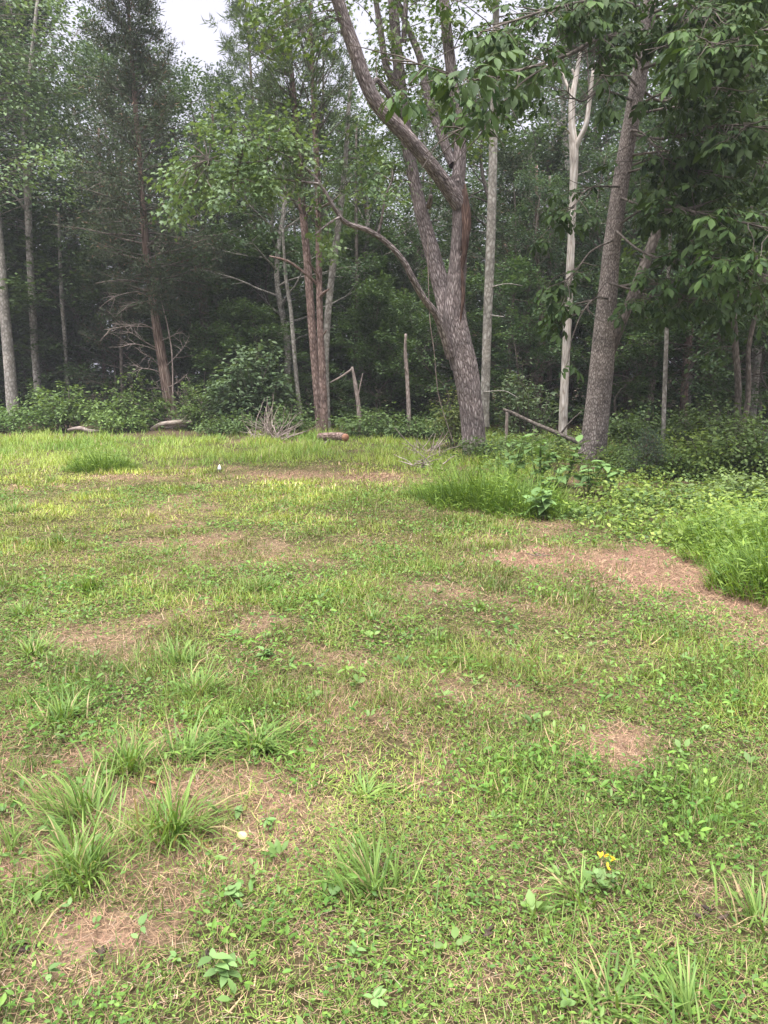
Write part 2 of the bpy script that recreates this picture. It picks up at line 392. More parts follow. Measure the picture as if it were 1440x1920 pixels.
t.links.new(n2.outputs['Fac'], bp.inputs['Height']); t.links.new(bp.outputs[0], b.inputs['Normal'])
ground = gm.build('ground', m, None, True); tag(ground, 'tan soil of the mown clearing and the wood behind it', kind='structure')

# ------------------------------------------------------------------ lawn: green blades, dead straw, small broad leaves
rng = np.random.default_rng(11)
def scatter(y0, y1, dens, marg=1.1, k=0.56):
    wmax = k * y1 + marg
    n = int(dens * (y1 - y0) * 2 * wmax)
    X = rng.uniform(-wmax, wmax, n); Y = rng.uniform(y0, y1, n)
    ok = np.abs(X) < k * Y + marg
    return X[ok], Y[ok]
G_DARK = (.085, .155, .030); G_MID = (.17, .235, .05); G_YEL = (.285, .325, .065); G_OLD = (.30, .25, .12)
S_TAN = (.44, .31, .19); S_RED = (.36, .205, .14); S_PALE = (.50, .39, .29)
lawn = MB(); straw = MB(); weeds = MB()
for (y0, y1, dens, wd, seg) in [(1.15, 2.6, 11000, .0042, 3), (2.6, 4.2, 8500, .0052, 2), (4.2, 7, 4800, .0075, 2), (7, 10.5, 2700, .011, 2), (10.5, 15.5, 1400, .018, 2)]:
    X, Y = scatter(y0, y1, dens)
    bt = beyond(X, Y); b_ = bare_amt(X, Y)
    n3 = fbm(X * 5 + 3, Y * 5, 8, 2)
    keep = (rng.random(len(X)) < (1 - b_) ** 1.3 * (0.35 + 0.9 * n3) + 0.015) & (bt < 0.25)
    X, Y, b_ = X[keep], Y[keep], b_[keep]; n = len(X)
    P = np.stack([X, Y, gz(X, Y) - 0.003], 1)
    tone = fbm(X * 0.8 + 20, Y * 0.8, 9, 3)
    C = lerp(G_DARK, G_MID, rng.random(n) * 0.7 + 0.5 * (tone - .3)); yel = np.clip(sstep(0.42, 0.62, fbm(X * .55 + 5, Y * .55, 12, 3)) * 0.42 + sstep(4.5, 10, Y) * 0.5, 0, 1) * (0.35 + .8 * rng.random(n))
    C = lerp(C, G_YEL, np.clip(yel, 0, 1)); old = rng.random(n) < 0.10 + 0.30 * b_
    C[old] = lerp(G_OLD, S_TAN, rng.random(old.sum())); C *= rng.uniform(.6, 1.35, (n, 1)) * (.62 + .76 * tone)[:, None] * (.5 + 1.0 * fbm(X * 3.1 + 2, Y * 3.1, 15, 2))[:, None]
    lush = px_field(X, Y, LUSH)
    H = rng.gamma(4, 0.009, n) * (0.85 + 0.6 * tone) + 0.012; H = np.clip(H * (.7 + .7 * lush + .9 * sstep(.45, .7, fbm(X * 2.3 + 8, Y * 2.3, 14, 3))), .012, .16)
    blades(lawn, P, H, wd * rng.uniform(.6, 1.3, n), rng.uniform(0, 6.283, n), np.abs(rng.normal(0.55, .35, n)), rng.uniform(0, 1.2, n), C, seg)
for (y0, y1, dens, wd) in [(1.15, 2.6, 7500, .0019), (2.6, 4.2, 4600, .0028), (4.2, 7, 2400, .0042), (7, 10.5, 1200, .0065), (10.5, 15.5, 600, .010)]:
    X, Y = scatter(y0, y1, dens); b_ = bare_amt(X, Y)
    keep = (rng.random(len(X)) < 0.40 + 0.8 * b_) & (beyond(X, Y) < 0.6)
    X, Y = X[keep], Y[keep]; n = len(X)
    P = np.stack([X, Y, gz(X, Y) + 0.004 + rng.uniform(0, .014, n)], 1)
    C = lerp(S_TAN, S_RED, np.clip(fbm(X * 1.2, Y * 1.2, 33) * 1.6 - .4 + rng.normal(0, .25, n) + .45 * ((X > 1.0) & (Y > 4.5)) * bare_amt(X, Y), 0, 1)); pale = rng.random(n) < .10; C[pale] = S_PALE; C *= rng.uniform(.5, 1.1, (n, 1))
    blades(straw, P, rng.uniform(.02, .08, n), wd * rng.uniform(.6, 1.3, n), rng.uniform(0, 6.283, n), np.where(rng.random(n) < .14, rng.uniform(.6, 1.2, n), np.clip(rng.normal(1.42, .14, n), .9, 1.6)), rng.normal(0, .25, n), C, 2)
for (y0, y1, dens, wd) in [(1.15, 2.6, 5000, .0017), (2.6, 4.2, 4000, .0025), (4.2, 9.5, 3000, .0045), (9.5, 13, 900, .012)]:      # matted needles and thatch on the worn spots
    X, Y = scatter(y0, y1, dens); b_ = bare_amt(X, Y); keep = rng.random(len(X)) < sstep(.3, .8, b_); X, Y = X[keep], Y[keep]; n = len(X)
    C = lerp(S_TAN, S_RED, rng.random(n)) * rng.choice([.28, .55, .9, 1.25], n, p=[.25, .25, .3, .2])[:, None]
    blades(straw, np.stack([X, Y, gz(X, Y) + rng.uniform(.004, .022, n)], 1), rng.uniform(.03, .10, n), wd * rng.uniform(.6, 1.5, n), rng.uniform(0, 6.283, n), rng.uniform(1.1, 1.55, n), rng.normal(.1, .3, n), C, 2)
for (y0, y1, dens, sz) in [(1.15, 2.6, 5000, .0125), (2.6, 4.2, 4200, .0145), (4.2, 7, 2100, .020), (7, 11, 800, .028)]:
    X, Y = scatter(y0, y1, dens); b_ = bare_amt(X, Y)
    wf = .06 + sstep(.42, .64, fbm(X * 1.5 + 40, Y * 1.5, 21, 3)) + px_field(X, Y, LUSH)
    keep = (rng.random(len(X)) < wf * (1 - .9 * b_) + .03) & (beyond(X, Y) < 0.2)
    X, Y = X[keep], Y[keep]; n = len(X)
    az = rng.uniform(0, 6.283, n); el = rng.uniform(-.1, .7, n)
    D = np.stack([np.cos(az) * np.cos(el), np.sin(az) * np.cos(el), np.sin(el)], 1)
    P = np.stack([X, Y, gz(X, Y) + rng.uniform(.005, .055, n)], 1)
    C = lerp((.07, .16, .03), (.18, .29, .055), rng.random(n) ** 1.3) * rng.uniform(.8, 1.15, (n, 1))
    Nn = np.array([0, 0, 1.0]) + rng.normal(0, .35, (n, 3))
    leaves(weeds, L_OVATE if y0 < 4 else L_RHOMB, P, D, Nn, sz * rng.uniform(.6, 1.7, n), C)
for (y0, y1, dens, sz) in [(1.15, 2.6, 2600, .030), (2.6, 4.2, 1700, .034), (4.2, 7, 800, .042)]:      # leafier weeds standing in clumps
    X, Y = scatter(y0, y1, dens); cl = sstep(.50, .64, fbm(X * 2.6 + 90, Y * 2.6, 27, 3))
    wf = cl * (.38 + .9 * px_field(X, Y, LUSH)) * (1 - .9 * bare_amt(X, Y))
    keep = (rng.random(len(X)) < wf) & (beyond(X, Y) < 0)
    X, Y = X[keep], Y[keep]; n = len(X); az = rng.uniform(0, 6.283, n); el = rng.uniform(-.2, .8, n)
    D = np.stack([np.cos(az) * np.cos(el), np.sin(az) * np.cos(el), np.sin(el)], 1)
    C = lerp((.06, .145, .025), (.19, .32, .06), np.clip(fbm(X * 4, Y * 4, 28) * 1.5 - .25 + rng.normal(0, .2, n), 0, 1)) * rng.uniform(.8, 1.15, (n, 1))
    leaves(weeds, L_OVATE, np.stack([X, Y, gz(X, Y) + rng.uniform(.01, .10, n)], 1), D, np.array([0, 0, 1.0]) + rng.normal(0, .4, (n, 3)), sz * rng.uniform(.5, 1.4, n), C, wid=.8)
for k in range(420):                                        # scattered little rosettes of broader leaves
    X, Y = scatter(1.3, 6.5, .06); 
    if not len(X): continue
    X, Y = X[0], Y[0]; n = int(rng.integers(4, 9)); sz = rng.uniform(.022, .048); az = rng.uniform(0, 6.283, n); el = rng.uniform(.1, .9, n)
    if beyond(np.array([X]), np.array([Y]))[0] > 0: continue
    D = np.stack([np.cos(az) * np.cos(el), np.sin(az) * np.cos(el), np.sin(el)], 1)
    leaves(weeds, L_OVATE, np.array([X, Y, .008]) + D * rng.uniform(0, .03, (n, 1)) + [0, 0, .01], D, np.array([0, 0, 1.0]) + rng.normal(0, .3, (n, 3)), sz * rng.uniform(.7, 1.2, n), lerp((.09, .17, .045), (.20, .30, .09), np.full(n, rng.random())) * rng.uniform(.85, 1.15, (n, 1)), wid=rng.uniform(.6, 1.3))
tag(lawn.build('lawn_grass', M_GRASS), 'short patchy green and yellowing lawn grass across the clearing', kind='stuff')
tag(straw.build('dead_straw', M_STRAW), 'dry tan and reddish straw lying between the lawn grass', kind='stuff')
tag(weeds.build('ground_weeds', M_GRASS), 'tiny broad-leaved weeds creeping through the lawn', kind='stuff')

# tall unmown grass beyond the edge, sparse leafy ground cover on the right
tall = MB()
for (y0, y1, dens, wd) in [(5.0, 9, 900, .007), (9, 13, 650, .010), (13, 17.5, 520, .013), (17.5, 23.5, 330, .018)]:
    X, Y = scatter(y0, y1, dens, 1.5, .60); bt = beyond(X, Y)
    clump = np.clip(2.0 * fbm(X * 1.3 + 70, Y * 1.3, 41, 3) - .5, 0, 1.2)
    x, y = project(np.stack([X, Y, 0 * X], 1))
    rightwood = sstep(930, 1090, x) * sstep(7.6, 9.2, Y)              # leafy ground cover rather than grass there
    keep = (bt > rng.normal(.15, .18, len(X))) & (rng.random(len(X)) < (0.35 + 1.1 * clump) * (1 - .86 * rightwood))
    keep &= rng.random(len(X)) < 1 - 0.9 * sstep(19.5, 22, Y)
    X, Y, bt, clump = X[keep], Y[keep], bt[keep], clump[keep]; n = len(X)
    P = np.stack([X, Y, gz(X, Y) - .01], 1)
    hh = (.06 + .14 * np.clip(bt / np.where(Y < 10.5, 2.8, 1.2), 0, 1)) * (.35 + 1.15 * clump)
    C = lerp((.145, .255, .045), (.33, .40, .085), np.clip(1.4 * fbm(X * .7, Y * .7, 43, 3) - .25 + rng.normal(0, .22, n), 0, 1)) * rng.uniform(.75, 1.2, (n, 1))
    dead = rng.random(n) < .05; C[dead] = (.36, .28, .16)
    blades(tall, P, hh * rng.uniform(.6, 1.4, n), wd * rng.uniform(.6, 1.3, n), rng.uniform(0, 6.283, n), np.abs(rng.normal(.5, .35, n)), rng.uniform(.2, 1.7, n), C, 3)
tag(tall.build('tall_grass', M_GRASS), 'soft bright green unmown grass along the edge of the wood', kind='stuff')

under = MB()
def leafy_cloud(mb, c, r, n, tm, size, c1, c2, rng, flat=0.5, wid=1.0, shell=0.35):
    """leaves spread through an ellipsoid: mostly facing up and outward"""
    d = unit(rng.normal(0, 1, (n, 3))); rr = rng.random(n) ** shell
    o_ = d * rr[:, None]; P = np.asarray(c) + o_ * np.asarray(r)
    az = rng.uniform(0, 6.283, n); D = np.stack([np.cos(az), np.sin(az), rng.normal(-.25, .35, n)], 1) + 0.5 * o_
    Nn = np.array([0, 0, 1.0]) * flat * 2 + o_ * .7 + rng.normal(0, .45, (n, 3))
    t_ = np.clip(rng.normal(.45, .28, n) + .25 * o_[:, 2], 0, 1)
    leaves(mb, tm, P, D, Nn, size * rng.uniform(.6, 1.35, n), lerp(c1, c2, t_) * rng.uniform(.8, 1.2, (n, 1)), wid=wid)
for k in range(900):
    Y = rng.uniform(5.6, 22) if k % 3 else rng.uniform(5.6, 10); X = rng.uniform(.8, .62 * Y + 1.5)
    x, y = project(np.array([[X, Y, 0.0]]))
    if beyond(np.array([X]), np.array([Y]))[0] < .35 or (x[0] < 880 + 80 * rng.random()): continue
    bt_ = beyond(np.array([X]), np.array([Y]))[0]; h = rng.uniform(.3, 1) * (.07 + .27 * min(1, max(0, bt_ - .3) / 2.2)); s = rng.uniform(.2, .45)
    if 925 < x[0] < 1140 and 8.8 < Y < 13 and rng.random() < .75: continue
    br = rng.random()
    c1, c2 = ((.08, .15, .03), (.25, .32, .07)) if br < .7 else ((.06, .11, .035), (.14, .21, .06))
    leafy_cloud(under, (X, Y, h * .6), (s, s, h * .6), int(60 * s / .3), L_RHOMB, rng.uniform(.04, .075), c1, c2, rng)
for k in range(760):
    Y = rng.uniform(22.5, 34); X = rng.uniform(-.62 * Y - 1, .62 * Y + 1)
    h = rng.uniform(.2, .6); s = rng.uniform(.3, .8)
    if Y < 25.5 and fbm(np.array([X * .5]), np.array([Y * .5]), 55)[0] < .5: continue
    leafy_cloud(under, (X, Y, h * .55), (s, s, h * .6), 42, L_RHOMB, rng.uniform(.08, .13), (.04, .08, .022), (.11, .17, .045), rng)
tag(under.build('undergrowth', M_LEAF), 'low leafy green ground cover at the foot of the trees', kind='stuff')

# ------------------------------------------------------------------ tree generators
def rot_about(v, ax, a):
    ax = ax / np.linalg.norm(ax)
    return v * math.cos(a) + np.cross(ax, v) * math.sin(a) + ax * (ax @ v) * (1 - math.cos(a))
def grow(p, d, L, n, rng, wob=0.15, lift=0.0):
    pts = [np.array(p, float)]; d = d / np.linalg.norm(d)
    for i in range(n):
        d = d + rng.normal(0, wob, 3) * np.array([1, 1, .7]) + np.array([0, 0, lift]); d /= np.linalg.norm(d)
        pts.append(pts[-1] + d * L / n)
    return np.array(pts)
def spray(mb, c, d, n, rng, L, size, tm, c1, c2, flat=.28, wid=1.0, base=.5):
    """a flattened spray of leaves along a twig heading d"""
    d = d / np.linalg.norm(d); s = np.cross(d, [0, 0, 1.0]); s = s / (np.linalg.norm(s) + 1e-6); u = np.cross(s, d)
    a = rng.uniform(-.35, 1, n); b = rng.normal(0, .42, n) * (1.1 - .5 * np.abs(a)); e = rng.normal(0, flat, n)
    P = c + L * (a[:, None] * d + b[:, None] * s + e[:, None] * u * .8)
    D = d + s * (np.sign(b) * rng.uniform(.2, 1.4, n))[:, None] + rng.normal(0, .35, (n, 3)) + np.array([0, 0, -.35])
    Nn = np.array([0, 0, 1.0]) + rng.normal(0, .38, (n, 3)) - d * .2
    t_ = np.clip(base + .22 * rng.normal(0, 1, n) + .25 * a, 0, 1)
    leaves(mb, tm, P, D, Nn, size * rng.uniform(.6, 1.3, n), lerp(c1, c2, t_) * rng.uniform(.82, 1.18, (n, 1)), wid=wid)

def broadleaf(seed, path, r0, r1, cb, spread, nprim, per, size, c1, c2, tm=L_RHOMB, sides=10, elev=(.15, .9), wood=None, leafm=None, nsub=(4, 7), top=1.0, bump=.06, spr=.62, az_bias=None):
    """path: trunk centre line (base first). Returns trunk and crown builders."""
    rng = np.random.default_rng(seed)
    wood = wood or MB(); lv = leafm or MB()
    path = catmull(path, 26); H = path[-1][2] - path[0][2]
    rr = r0 + (r1 - r0) * np.linspace(0, 1, len(path)) ** 1.1
    tube(wood, path, rr, sides, bump=bump, seed=seed, flare=.35)
    for i in range(nprim):
        t_ = cb + (top - cb) * ((i + rng.random()) / nprim) ** .9
        t_ = min(t_, .995)
        u = t_ * (len(path) - 1); k = int(u); p = path[k] + (path[min(k + 1, len(path) - 1)] - path[k]) * (u - k)
        f = (t_ - cb) / (1 - cb + 1e-6)
        prof = (0.55 + 0.75 * math.sin(math.pi * min(1, f * .85 + .15))) * (1 - .35 * f)
        Lb = spread * prof * rng.uniform(.7, 1.2)
        az = i * 2.399 + rng.normal(0, .4) if az_bias is None else az_bias[0] + rng.normal(0, az_bias[1])
        el = elev[0] + (elev[1] - elev[0]) * f + rng.normal(0, .15)
        d = np.array([math.cos(az) * math.cos(el), math.sin(az) * math.cos(el), math.sin(el)])
        pts = grow(p, d, Lb, 7, rng, .13, .02 if f < .5 else .05)
        rb = max(.012, rr[k] * .45 * (Lb / spread) ** .7)
        tube(wood, pts, np.linspace(rb, rb * .22, 8), 5, seed=seed + i)
        for j in range(rng.integers(*nsub)):
            v = rng.uniform(.3, 1.0); u2 = v * 7; k2 = min(int(u2), 6); q = pts[k2] + (pts[k2 + 1] - pts[k2]) * (u2 - k2)
            dd = pts[k2 + 1] - pts[k2]; dd = dd / np.linalg.norm(dd)
            dd = rot_about(dd, np.array([0, 0, 1.0]), rng.choice([-1, 1]) * rng.uniform(.3, 1.1)) + np.array([0, 0, rng.normal(.0, .22)])
            Ls = Lb * rng.uniform(.22, .5) * (1.1 - .4 * v)
            sp_ = grow(q, dd, Ls, 3, rng, .15, 0)
            tube(wood, sp_, np.linspace(rb * .4, rb * .12, 4), 3, cap=False, seed=seed + i + j)
            base = np.clip(.45 + .18 * rng.normal(), .1, .9)
            spray(lv, sp_[-1], sp_[-1] - sp_[-2], per, rng, spr * rng.uniform(.7, 1.3), size, tm, c1, c2, base=base)
            if Ls > spr * .9: spray(lv, sp_[2], sp_[-1] - sp_[0], int(per * .7), rng, spr * rng.uniform(.6, 1.1), size, tm, c1, c2, base=base)
    return wood, lv

def conifer(seed, path, r0, r1, cb, spread, nprim, c1, c2, kind='cedar', sides=9, wood=None, size=.16, per=26, bump=.08, elev=(.0, .7), flare=.3, prof=None):
    rng = np.random.default_rng(seed); wood = wood or MB(); lv = MB()
    path = catmull(path, 30)
    rr = r0 + (r1 - r0) * np.linspace(0, 1, len(path)) ** .7
    tube(wood, path, rr, sides, bump=bump, seed=seed, flare=flare, ridge=6)
    for i in range(nprim):
        t_ = cb + (1 - cb) * ((i + rng.random()) / nprim) ** .95; t_ = min(t_, .99)
        u = t_ * (len(path) - 1); k = int(u); p = path[k] + (path[min(k + 1, 29)] - path[k]) * (u - k)
        f = (t_ - cb) / (1 - cb)
        pf = (math.sin(math.pi * min(1, f * .55 + .35)) ** 1.2) * (1 - .55 * f) + .12 if prof is None else prof(f)
        Lb = spread * pf * rng.uniform(.6, 1.25)
        az = i * 2.399 + rng.normal(0, .5); el = elev[0] + (elev[1] - elev[0]) * f + rng.normal(0, .16)
        d = np.array([math.cos(az) * math.cos(el), math.sin(az) * math.cos(el), math.sin(el)])
        pts = grow(p, d, Lb, 6, rng, .12, .04 if kind == 'pine' else .02)
        rb = max(.01, rr[k] * .33)
        tube(wood, pts, np.linspace(rb, rb * .25, 7), 4, cap=False, seed=seed + i, m=1)
        nsb = int(rng.integers(5, 9))
        for j in range(nsb):
            v = rng.uniform(.25 if kind == 'cedar' else .45, 1.0); u2 = v * 6; k2 = min(int(u2), 5); q = pts[k2] + (pts[k2 + 1] - pts[k2]) * (u2 - k2)
            dd = unit(pts[k2 + 1] - pts[k2]); dd = rot_about(dd, np.array([0, 0, 1.0]), rng.choice([-1, 1]) * rng.uniform(.2, 1.2)) + np.array([0, 0, rng.normal(.05 if kind == 'cedar' else .2, .25)])
            Ls = Lb * rng.uniform(.2, .42) * (1.15 - .5 * v) + .12
            sp_ = grow(q, dd, Ls, 3, rng, .18, 0)
            tube(wood, sp_, np.linspace(rb * .35, rb * .12, 4), 3, cap=False, seed=seed + j, m=1)
            n = per
            if kind == 'cedar':                       # fine feathery sprays of short scale twigs
                a = rng.random(n * 2); P = sp_[0] + (sp_[-1] - sp_[0]) * a[:, None] + rng.normal(0, .07 + .1 * Ls, (n * 2, 3))
                D = unit(sp_[-1] - sp_[0]) + rng.normal(0, .75, (n * 2, 3)) + np.array([0, 0, -.1])
                C = lerp(c1, c2, np.clip(rng.normal(.4, .3, n * 2), 0, 1)); br = rng.random(n * 2) < .06; C[br] = (.14, .085, .05)
                leaves(lv, L_RHOMB, P, D, rng.normal(0, 1, (n * 2, 3)), size * rng.uniform(.5, 1.3, n * 2), C, wid=.30)
            else:                                     # pine: tufts of long needles at twig ends
                for e in (.55, 1.0):
                    c = sp_[0] + (sp_[-1] - sp_[0]) * e
                    P = c + rng.normal(0, .05, (n, 3)); D = unit(sp_[-1] - sp_[0]) * .8 + unit(rng.normal(0, 1, (n, 3)))
                    C = lerp(c1, c2, np.clip(rng.normal(.5, .3, n), 0, 1))
                    leaves(lv, L_RHOMB, P, D, rng.normal(0, 1, (n, 3)), size * rng.uniform(.6, 1.25, n), C, wid=.16)
    return wood, lv

O0 = np.zeros(3)
def straight(H, seed, wob=.25):
    r = np.random.default_rng(seed); return [np.array([0, 0, -.2]), *[np.array([r.normal(0, wob), r.normal(0, wob), H * f]) for f in (.25, .5, .75)], np.array([r.normal(0, wob), r.normal(0, wob), H])]
DK = ((.030, .060, .022), (.085, .135, .045)); MDG = ((.038, .078, .032), (.10, .160, .068)); LTG = ((.06, .112, .045), (.15, .215, .095)); BLG = ((.035, .065, .040), (.095, .145, .085))
LIB = {}
def lib(key, wood, lv, wmat, lmat):
    LIB[key] = (wood.mesh(key + '_trunk', wmat, True), lv.mesh(key + '_crown', lmat))
lib('oak_a', *broadleaf(101, straight(16, 1), .20, .03, .24, 3.6, 34, 46, .155, *MDG), B_GREY, M_LEAF)
lib('oak_b', *broadleaf(102, straight(16, 2), .17, .03, .38, 3.2, 30, 46, .15, *DK), B_DARK, M_LEAF)
lib('poplar', *broadleaf(103, straight(16, 3), .16, .03, .45, 2.6, 30, 46, .15, *LTG), B_GREY, M_LEAF)
lib('maple', *broadleaf(104, straight(16, 4, .4), .15, .02, .12, 3.4, 36, 44, .14, *BLG), B_DARK, M_LEAF)
lib('sapling', *broadleaf(105, straight(7, 5, .2), .05, .012, .10, 1.9, 30, 46, .125, *MDG, spr=.48, sides=6), B_DARK, M_LEAF)
lib('sapling_dark', *broadleaf(106, straight(6, 6, .25), .05, .012, .05, 1.8, 34, 48, .12, *DK, spr=.48, sides=6), B_DARK, M_LEAF)
lib('cedar', *conifer(107, straight(11, 7, .1), .13, .02, .05, 2.2, 62, (.028, .048, .022), (.075, .10, .045), 'cedar', per=20), [B_DARK, B_DARK], M_NEEDLE)
lib('pine', *conifer(108, straight(17, 8, .12), .17, .04, .5, 2.6, 34, (.04, .07, .03), (.11, .15, .07), 'pine', size=.30, per=13), [B_PINE, B_DARK], M_NEEDLE)

def place(key, name, loc, rz, sx, sz, label, cat, group):
    r = thing(name, loc, label, cat, group); r.rotation_euler = (0, 0, rz); r.scale = (sx, sx, sz)
    a = bpy.data.objects.new('trunk', LIB[key][0]); c = bpy.data.objects.new('crown', LIB[key][1])
    for o_ in (a, c): COL.objects.link(o_); o_.parent = r
    return r
def skyline(px):
    return np.interp(px, [-200, 0, 300, 330, 440, 470, 560, 640, 700, 760, 800, 900, 980, 1440, 1700], [-120, -120, 40, 140, 140, 200, 240, 270, 240, 190, 120, 60, 10, -80, -150])
rng = np.random.default_rng(5)
KH = {'oak_a': 16, 'oak_b': 16, 'poplar': 16, 'maple': 16, 'sapling': 7, 'sapling_dark': 6, 'cedar': 11, 'pine': 17}
LBL = {'oak_a': ('oak_tree', 'mid-green broadleaf tree', 'green trees of the wood'), 'oak_b': ('dark_oak_tree', 'dark bare-trunked tree', 'dark trees of the wood'),
       'poplar': ('pale_tree', 'pale yellow-green high-crowned tree', 'pale trees of the wood'), 'maple': ('maple_tree', 'blue-green tree leafy low down', 'blue-green trees of the wood'),
       'sapling': ('understory_tree', 'slender green understory tree', 'green understory trees'), 'sapling_dark': ('understory_tree', 'dark bushy understory tree', 'dark understory trees'), 'cedar': ('cedar_tree', 'feathery dark evergreen', 'dark evergreens of the wood')}
MARK = [(-40, 'beyond the left edge'), (30, 'behind the leftmost grey trunk'), (95, 'beside the thin left sapling'), (180, 'left of the tall cedar'), (270, 'just left behind the tall cedar'), (340, 'behind the tall cedar'), (420, 'right of the tall cedar'), (500, 'behind the dark bush'),
        (570, 'left behind the pine pair'), (640, 'right behind the pine pair'), (700, 'behind the short leaning stub'), (765, 'behind the tall broken stub'), (830, 'behind the big forked tree'), (900, 'behind the straight grey trunk'), (980, 'left of the dead white trunk'),
        (1060, 'behind the dead white trunk'), (1120, 'behind the scaly hickory'), (1190, 'right of the scaly hickory'), (1250, 'behind the slim straight stem'), (1310, 'behind the brownish shaded trunk'), (1390, 'behind the twin-stemmed tree'), (1460, 'at the right edge'), (1560, 'beyond the right edge')]
used = {}
def wood_tree(key, px, Y, H, sx=1.0):
    p = at(px, 700, Y); s = H / KH[key]; nm, lk, gp = LBL[key]
    row = 'front row' if Y < 27.5 else 'second row' if Y < 31 else 'third row' if Y < 36.5 else 'fourth row' if Y < 42 else 'back row'
    mk = min(MARK, key=lambda a: abs(a[0] - px))[1]
    lb = '%s %s, %s of the wood' % (lk, mk, row)
    o_ = place(key, nm, (p[0], Y, 0), rng.uniform(0, 6.28), s * sx, s, lb, 'tree', gp); used.setdefault(lb, []).append((H, o_))
    return o_
CLEAR = [(-40, 170, 29.5), (250, 350, 26), (520, 660, 25), (880, 960, 22), (1030, 1085, 21)]       # trunks in front stay free
def pushed(px, Y):
    for a, b_, y_ in CLEAR:
        if a < px < b_ and Y < y_ + 1.2: Y = y_ + 1.5 + rng.uniform(0, 1)
    return Y
for (Y0, n) in [(28, 9), (33, 10), (39, 12), (46, 14)]:
    for i in range(n):
        px = -160 + (i + .5 + rng.uniform(-.35, .35)) * 1760 / n; Y = pushed(px, Y0 + rng.uniform(-2, 2))
        ztop = min(at(px, skyline(px), Y)[2] * rng.uniform(.86, 1.04), 19)
        key = str(rng.choice(['oak_a', 'oak_b', 'poplar', 'maple'], p=[.32, .26, .12, .30])); s_ = ztop / 16
        wood_tree(key, px, Y, ztop, rng.uniform(.9, 1.15) * (1.1 if s_ < .8 else 1))
for (Y0, n, h0, h1) in [(26, 14, 3, 6.5), (29.5, 16, 3.5, 8), (34, 16, 4, 8.5), (39.5, 16, 5, 9), (46, 15, 5, 9)]:
    for i in range(n):
        px = -140 + (i + .5 + rng.uniform(-.4, .4)) * 1720 / n; Y = pushed(px, Y0 + rng.uniform(-1.5, 1.5))
        wood_tree(str(rng.choice(['sapling', 'sapling_dark', 'sapling_dark'])), px, Y, rng.uniform(h0, h1), rng.uniform(1.0, 1.45))
for px, Y, H in [(150, 31, 9), (395, 29, 9.5), (470, 31, 10), (700, 30, 7), (860, 26, 7.5), (955, 25, 8.5), (1010, 29, 10), (560, 33, 11), (60, 35, 11), (1330, 31, 10), (1200, 28, 9), (760, 28, 6), (430, 27.5, 6), (230, 28, 8)]:
    wood_tree('cedar', px, Y, H, 1.15)
for key, px, Y, H in [('maple', 1350, 21.5, 9.5), ('maple', 1470, 19.5, 9), ('maple', 1215, 23.5, 9.5), ('oak_a', 1415, 24, 12), ('maple', 1125, 24.5, 8.5), ('maple', 1010, 23.8, 7.5), ('oak_a', 1290, 26, 13), ('sapling', 1300, 20.5, 4.5), ('sapling_dark', 1180, 21.5, 4.2), ('sapling_dark', 1430, 18.6, 3.6), ('sapling', 965, 22.5, 4.6), ('sapling_dark', 720, 24.5, 4.2), ('sapling_dark', 815, 23, 4.5)]:
    wood_tree(key, px, Y, H, 1.15)
for lb, l_ in used.items():
    l_.sort(key=lambda a: -a[0])
    if len(l_) > 1:
        for k, (h_, o_) in enumerate(l_): o_['label'] = (['taller', 'shorter'] if len(l_) == 2 else ['tallest', 'middle-sized', 'shortest', 'smallest', 'tiniest'])[k] + ' ' + lb
# pines rising above the rest near the gap of sky
for px, Y, H, sx in [(480, 36, 18.5, 1.0), (620, 37, 17, .9)]:
    p = at(px, 700, Y); s = H / 17
    place('pine', 'pine_tree', (p[0], Y, 0), rng.uniform(0, 6.28), sx, s, 'tall pine with airy needle crown against the sky, left of the pale gap' if px < 500 else 'tall thin pine behind the forked grey trunk', 'tree', 'tall pines')

# far woods: one mass closing the view
fwm = MB(); rngw = np.random.default_rng(77)
for i in range(46):
    px = -400 + i * 2240 / 45 + rngw.uniform(-20, 20); Y = rngw.uniform(52, 68); p = at(px, 700, Y)
    H = at(px, skyline(px) + 40, Y)[2] * rngw.uniform(.7, 1.0); H = min(H, 20)
    tube(fwm, [p * [1, 1, 0], [p[0] + rngw.normal(0, .5), Y, H * .9]], [.22, .06], 5, m=1)
    for k in range(30):
        f = rngw.random() ** 1.1; rr_ = 3.0 * math.sin(math.pi * min(1, .2 + .75 * f)) ; a = rngw.uniform(0, 6.28); q = rngw.random() ** .5 * rr_
        leafy_cloud(fwm, (p[0] + q * math.cos(a), Y + q * math.sin(a), .3 + f * H * .97), (1.5, 1.5, .8), 80, L_RHOMB, .27, *(MDG if i % 3 else BLG), rngw)
for k in range(520):
    Y = rngw.uniform(44, 62); X = rngw.uniform(-46, 46)
    leafy_cloud(fwm, (X, Y, rngw.uniform(.2, 5.5)), (1.7, 1.2, 1.0), 64, L_RHOMB, .30, *(DK if k % 2 else MDG), rngw)
tag(fwm.build('far_woods', [M_LEAF, B_GREY]), 'far dense woodland closing the view behind the nearer trees', kind='stuff')

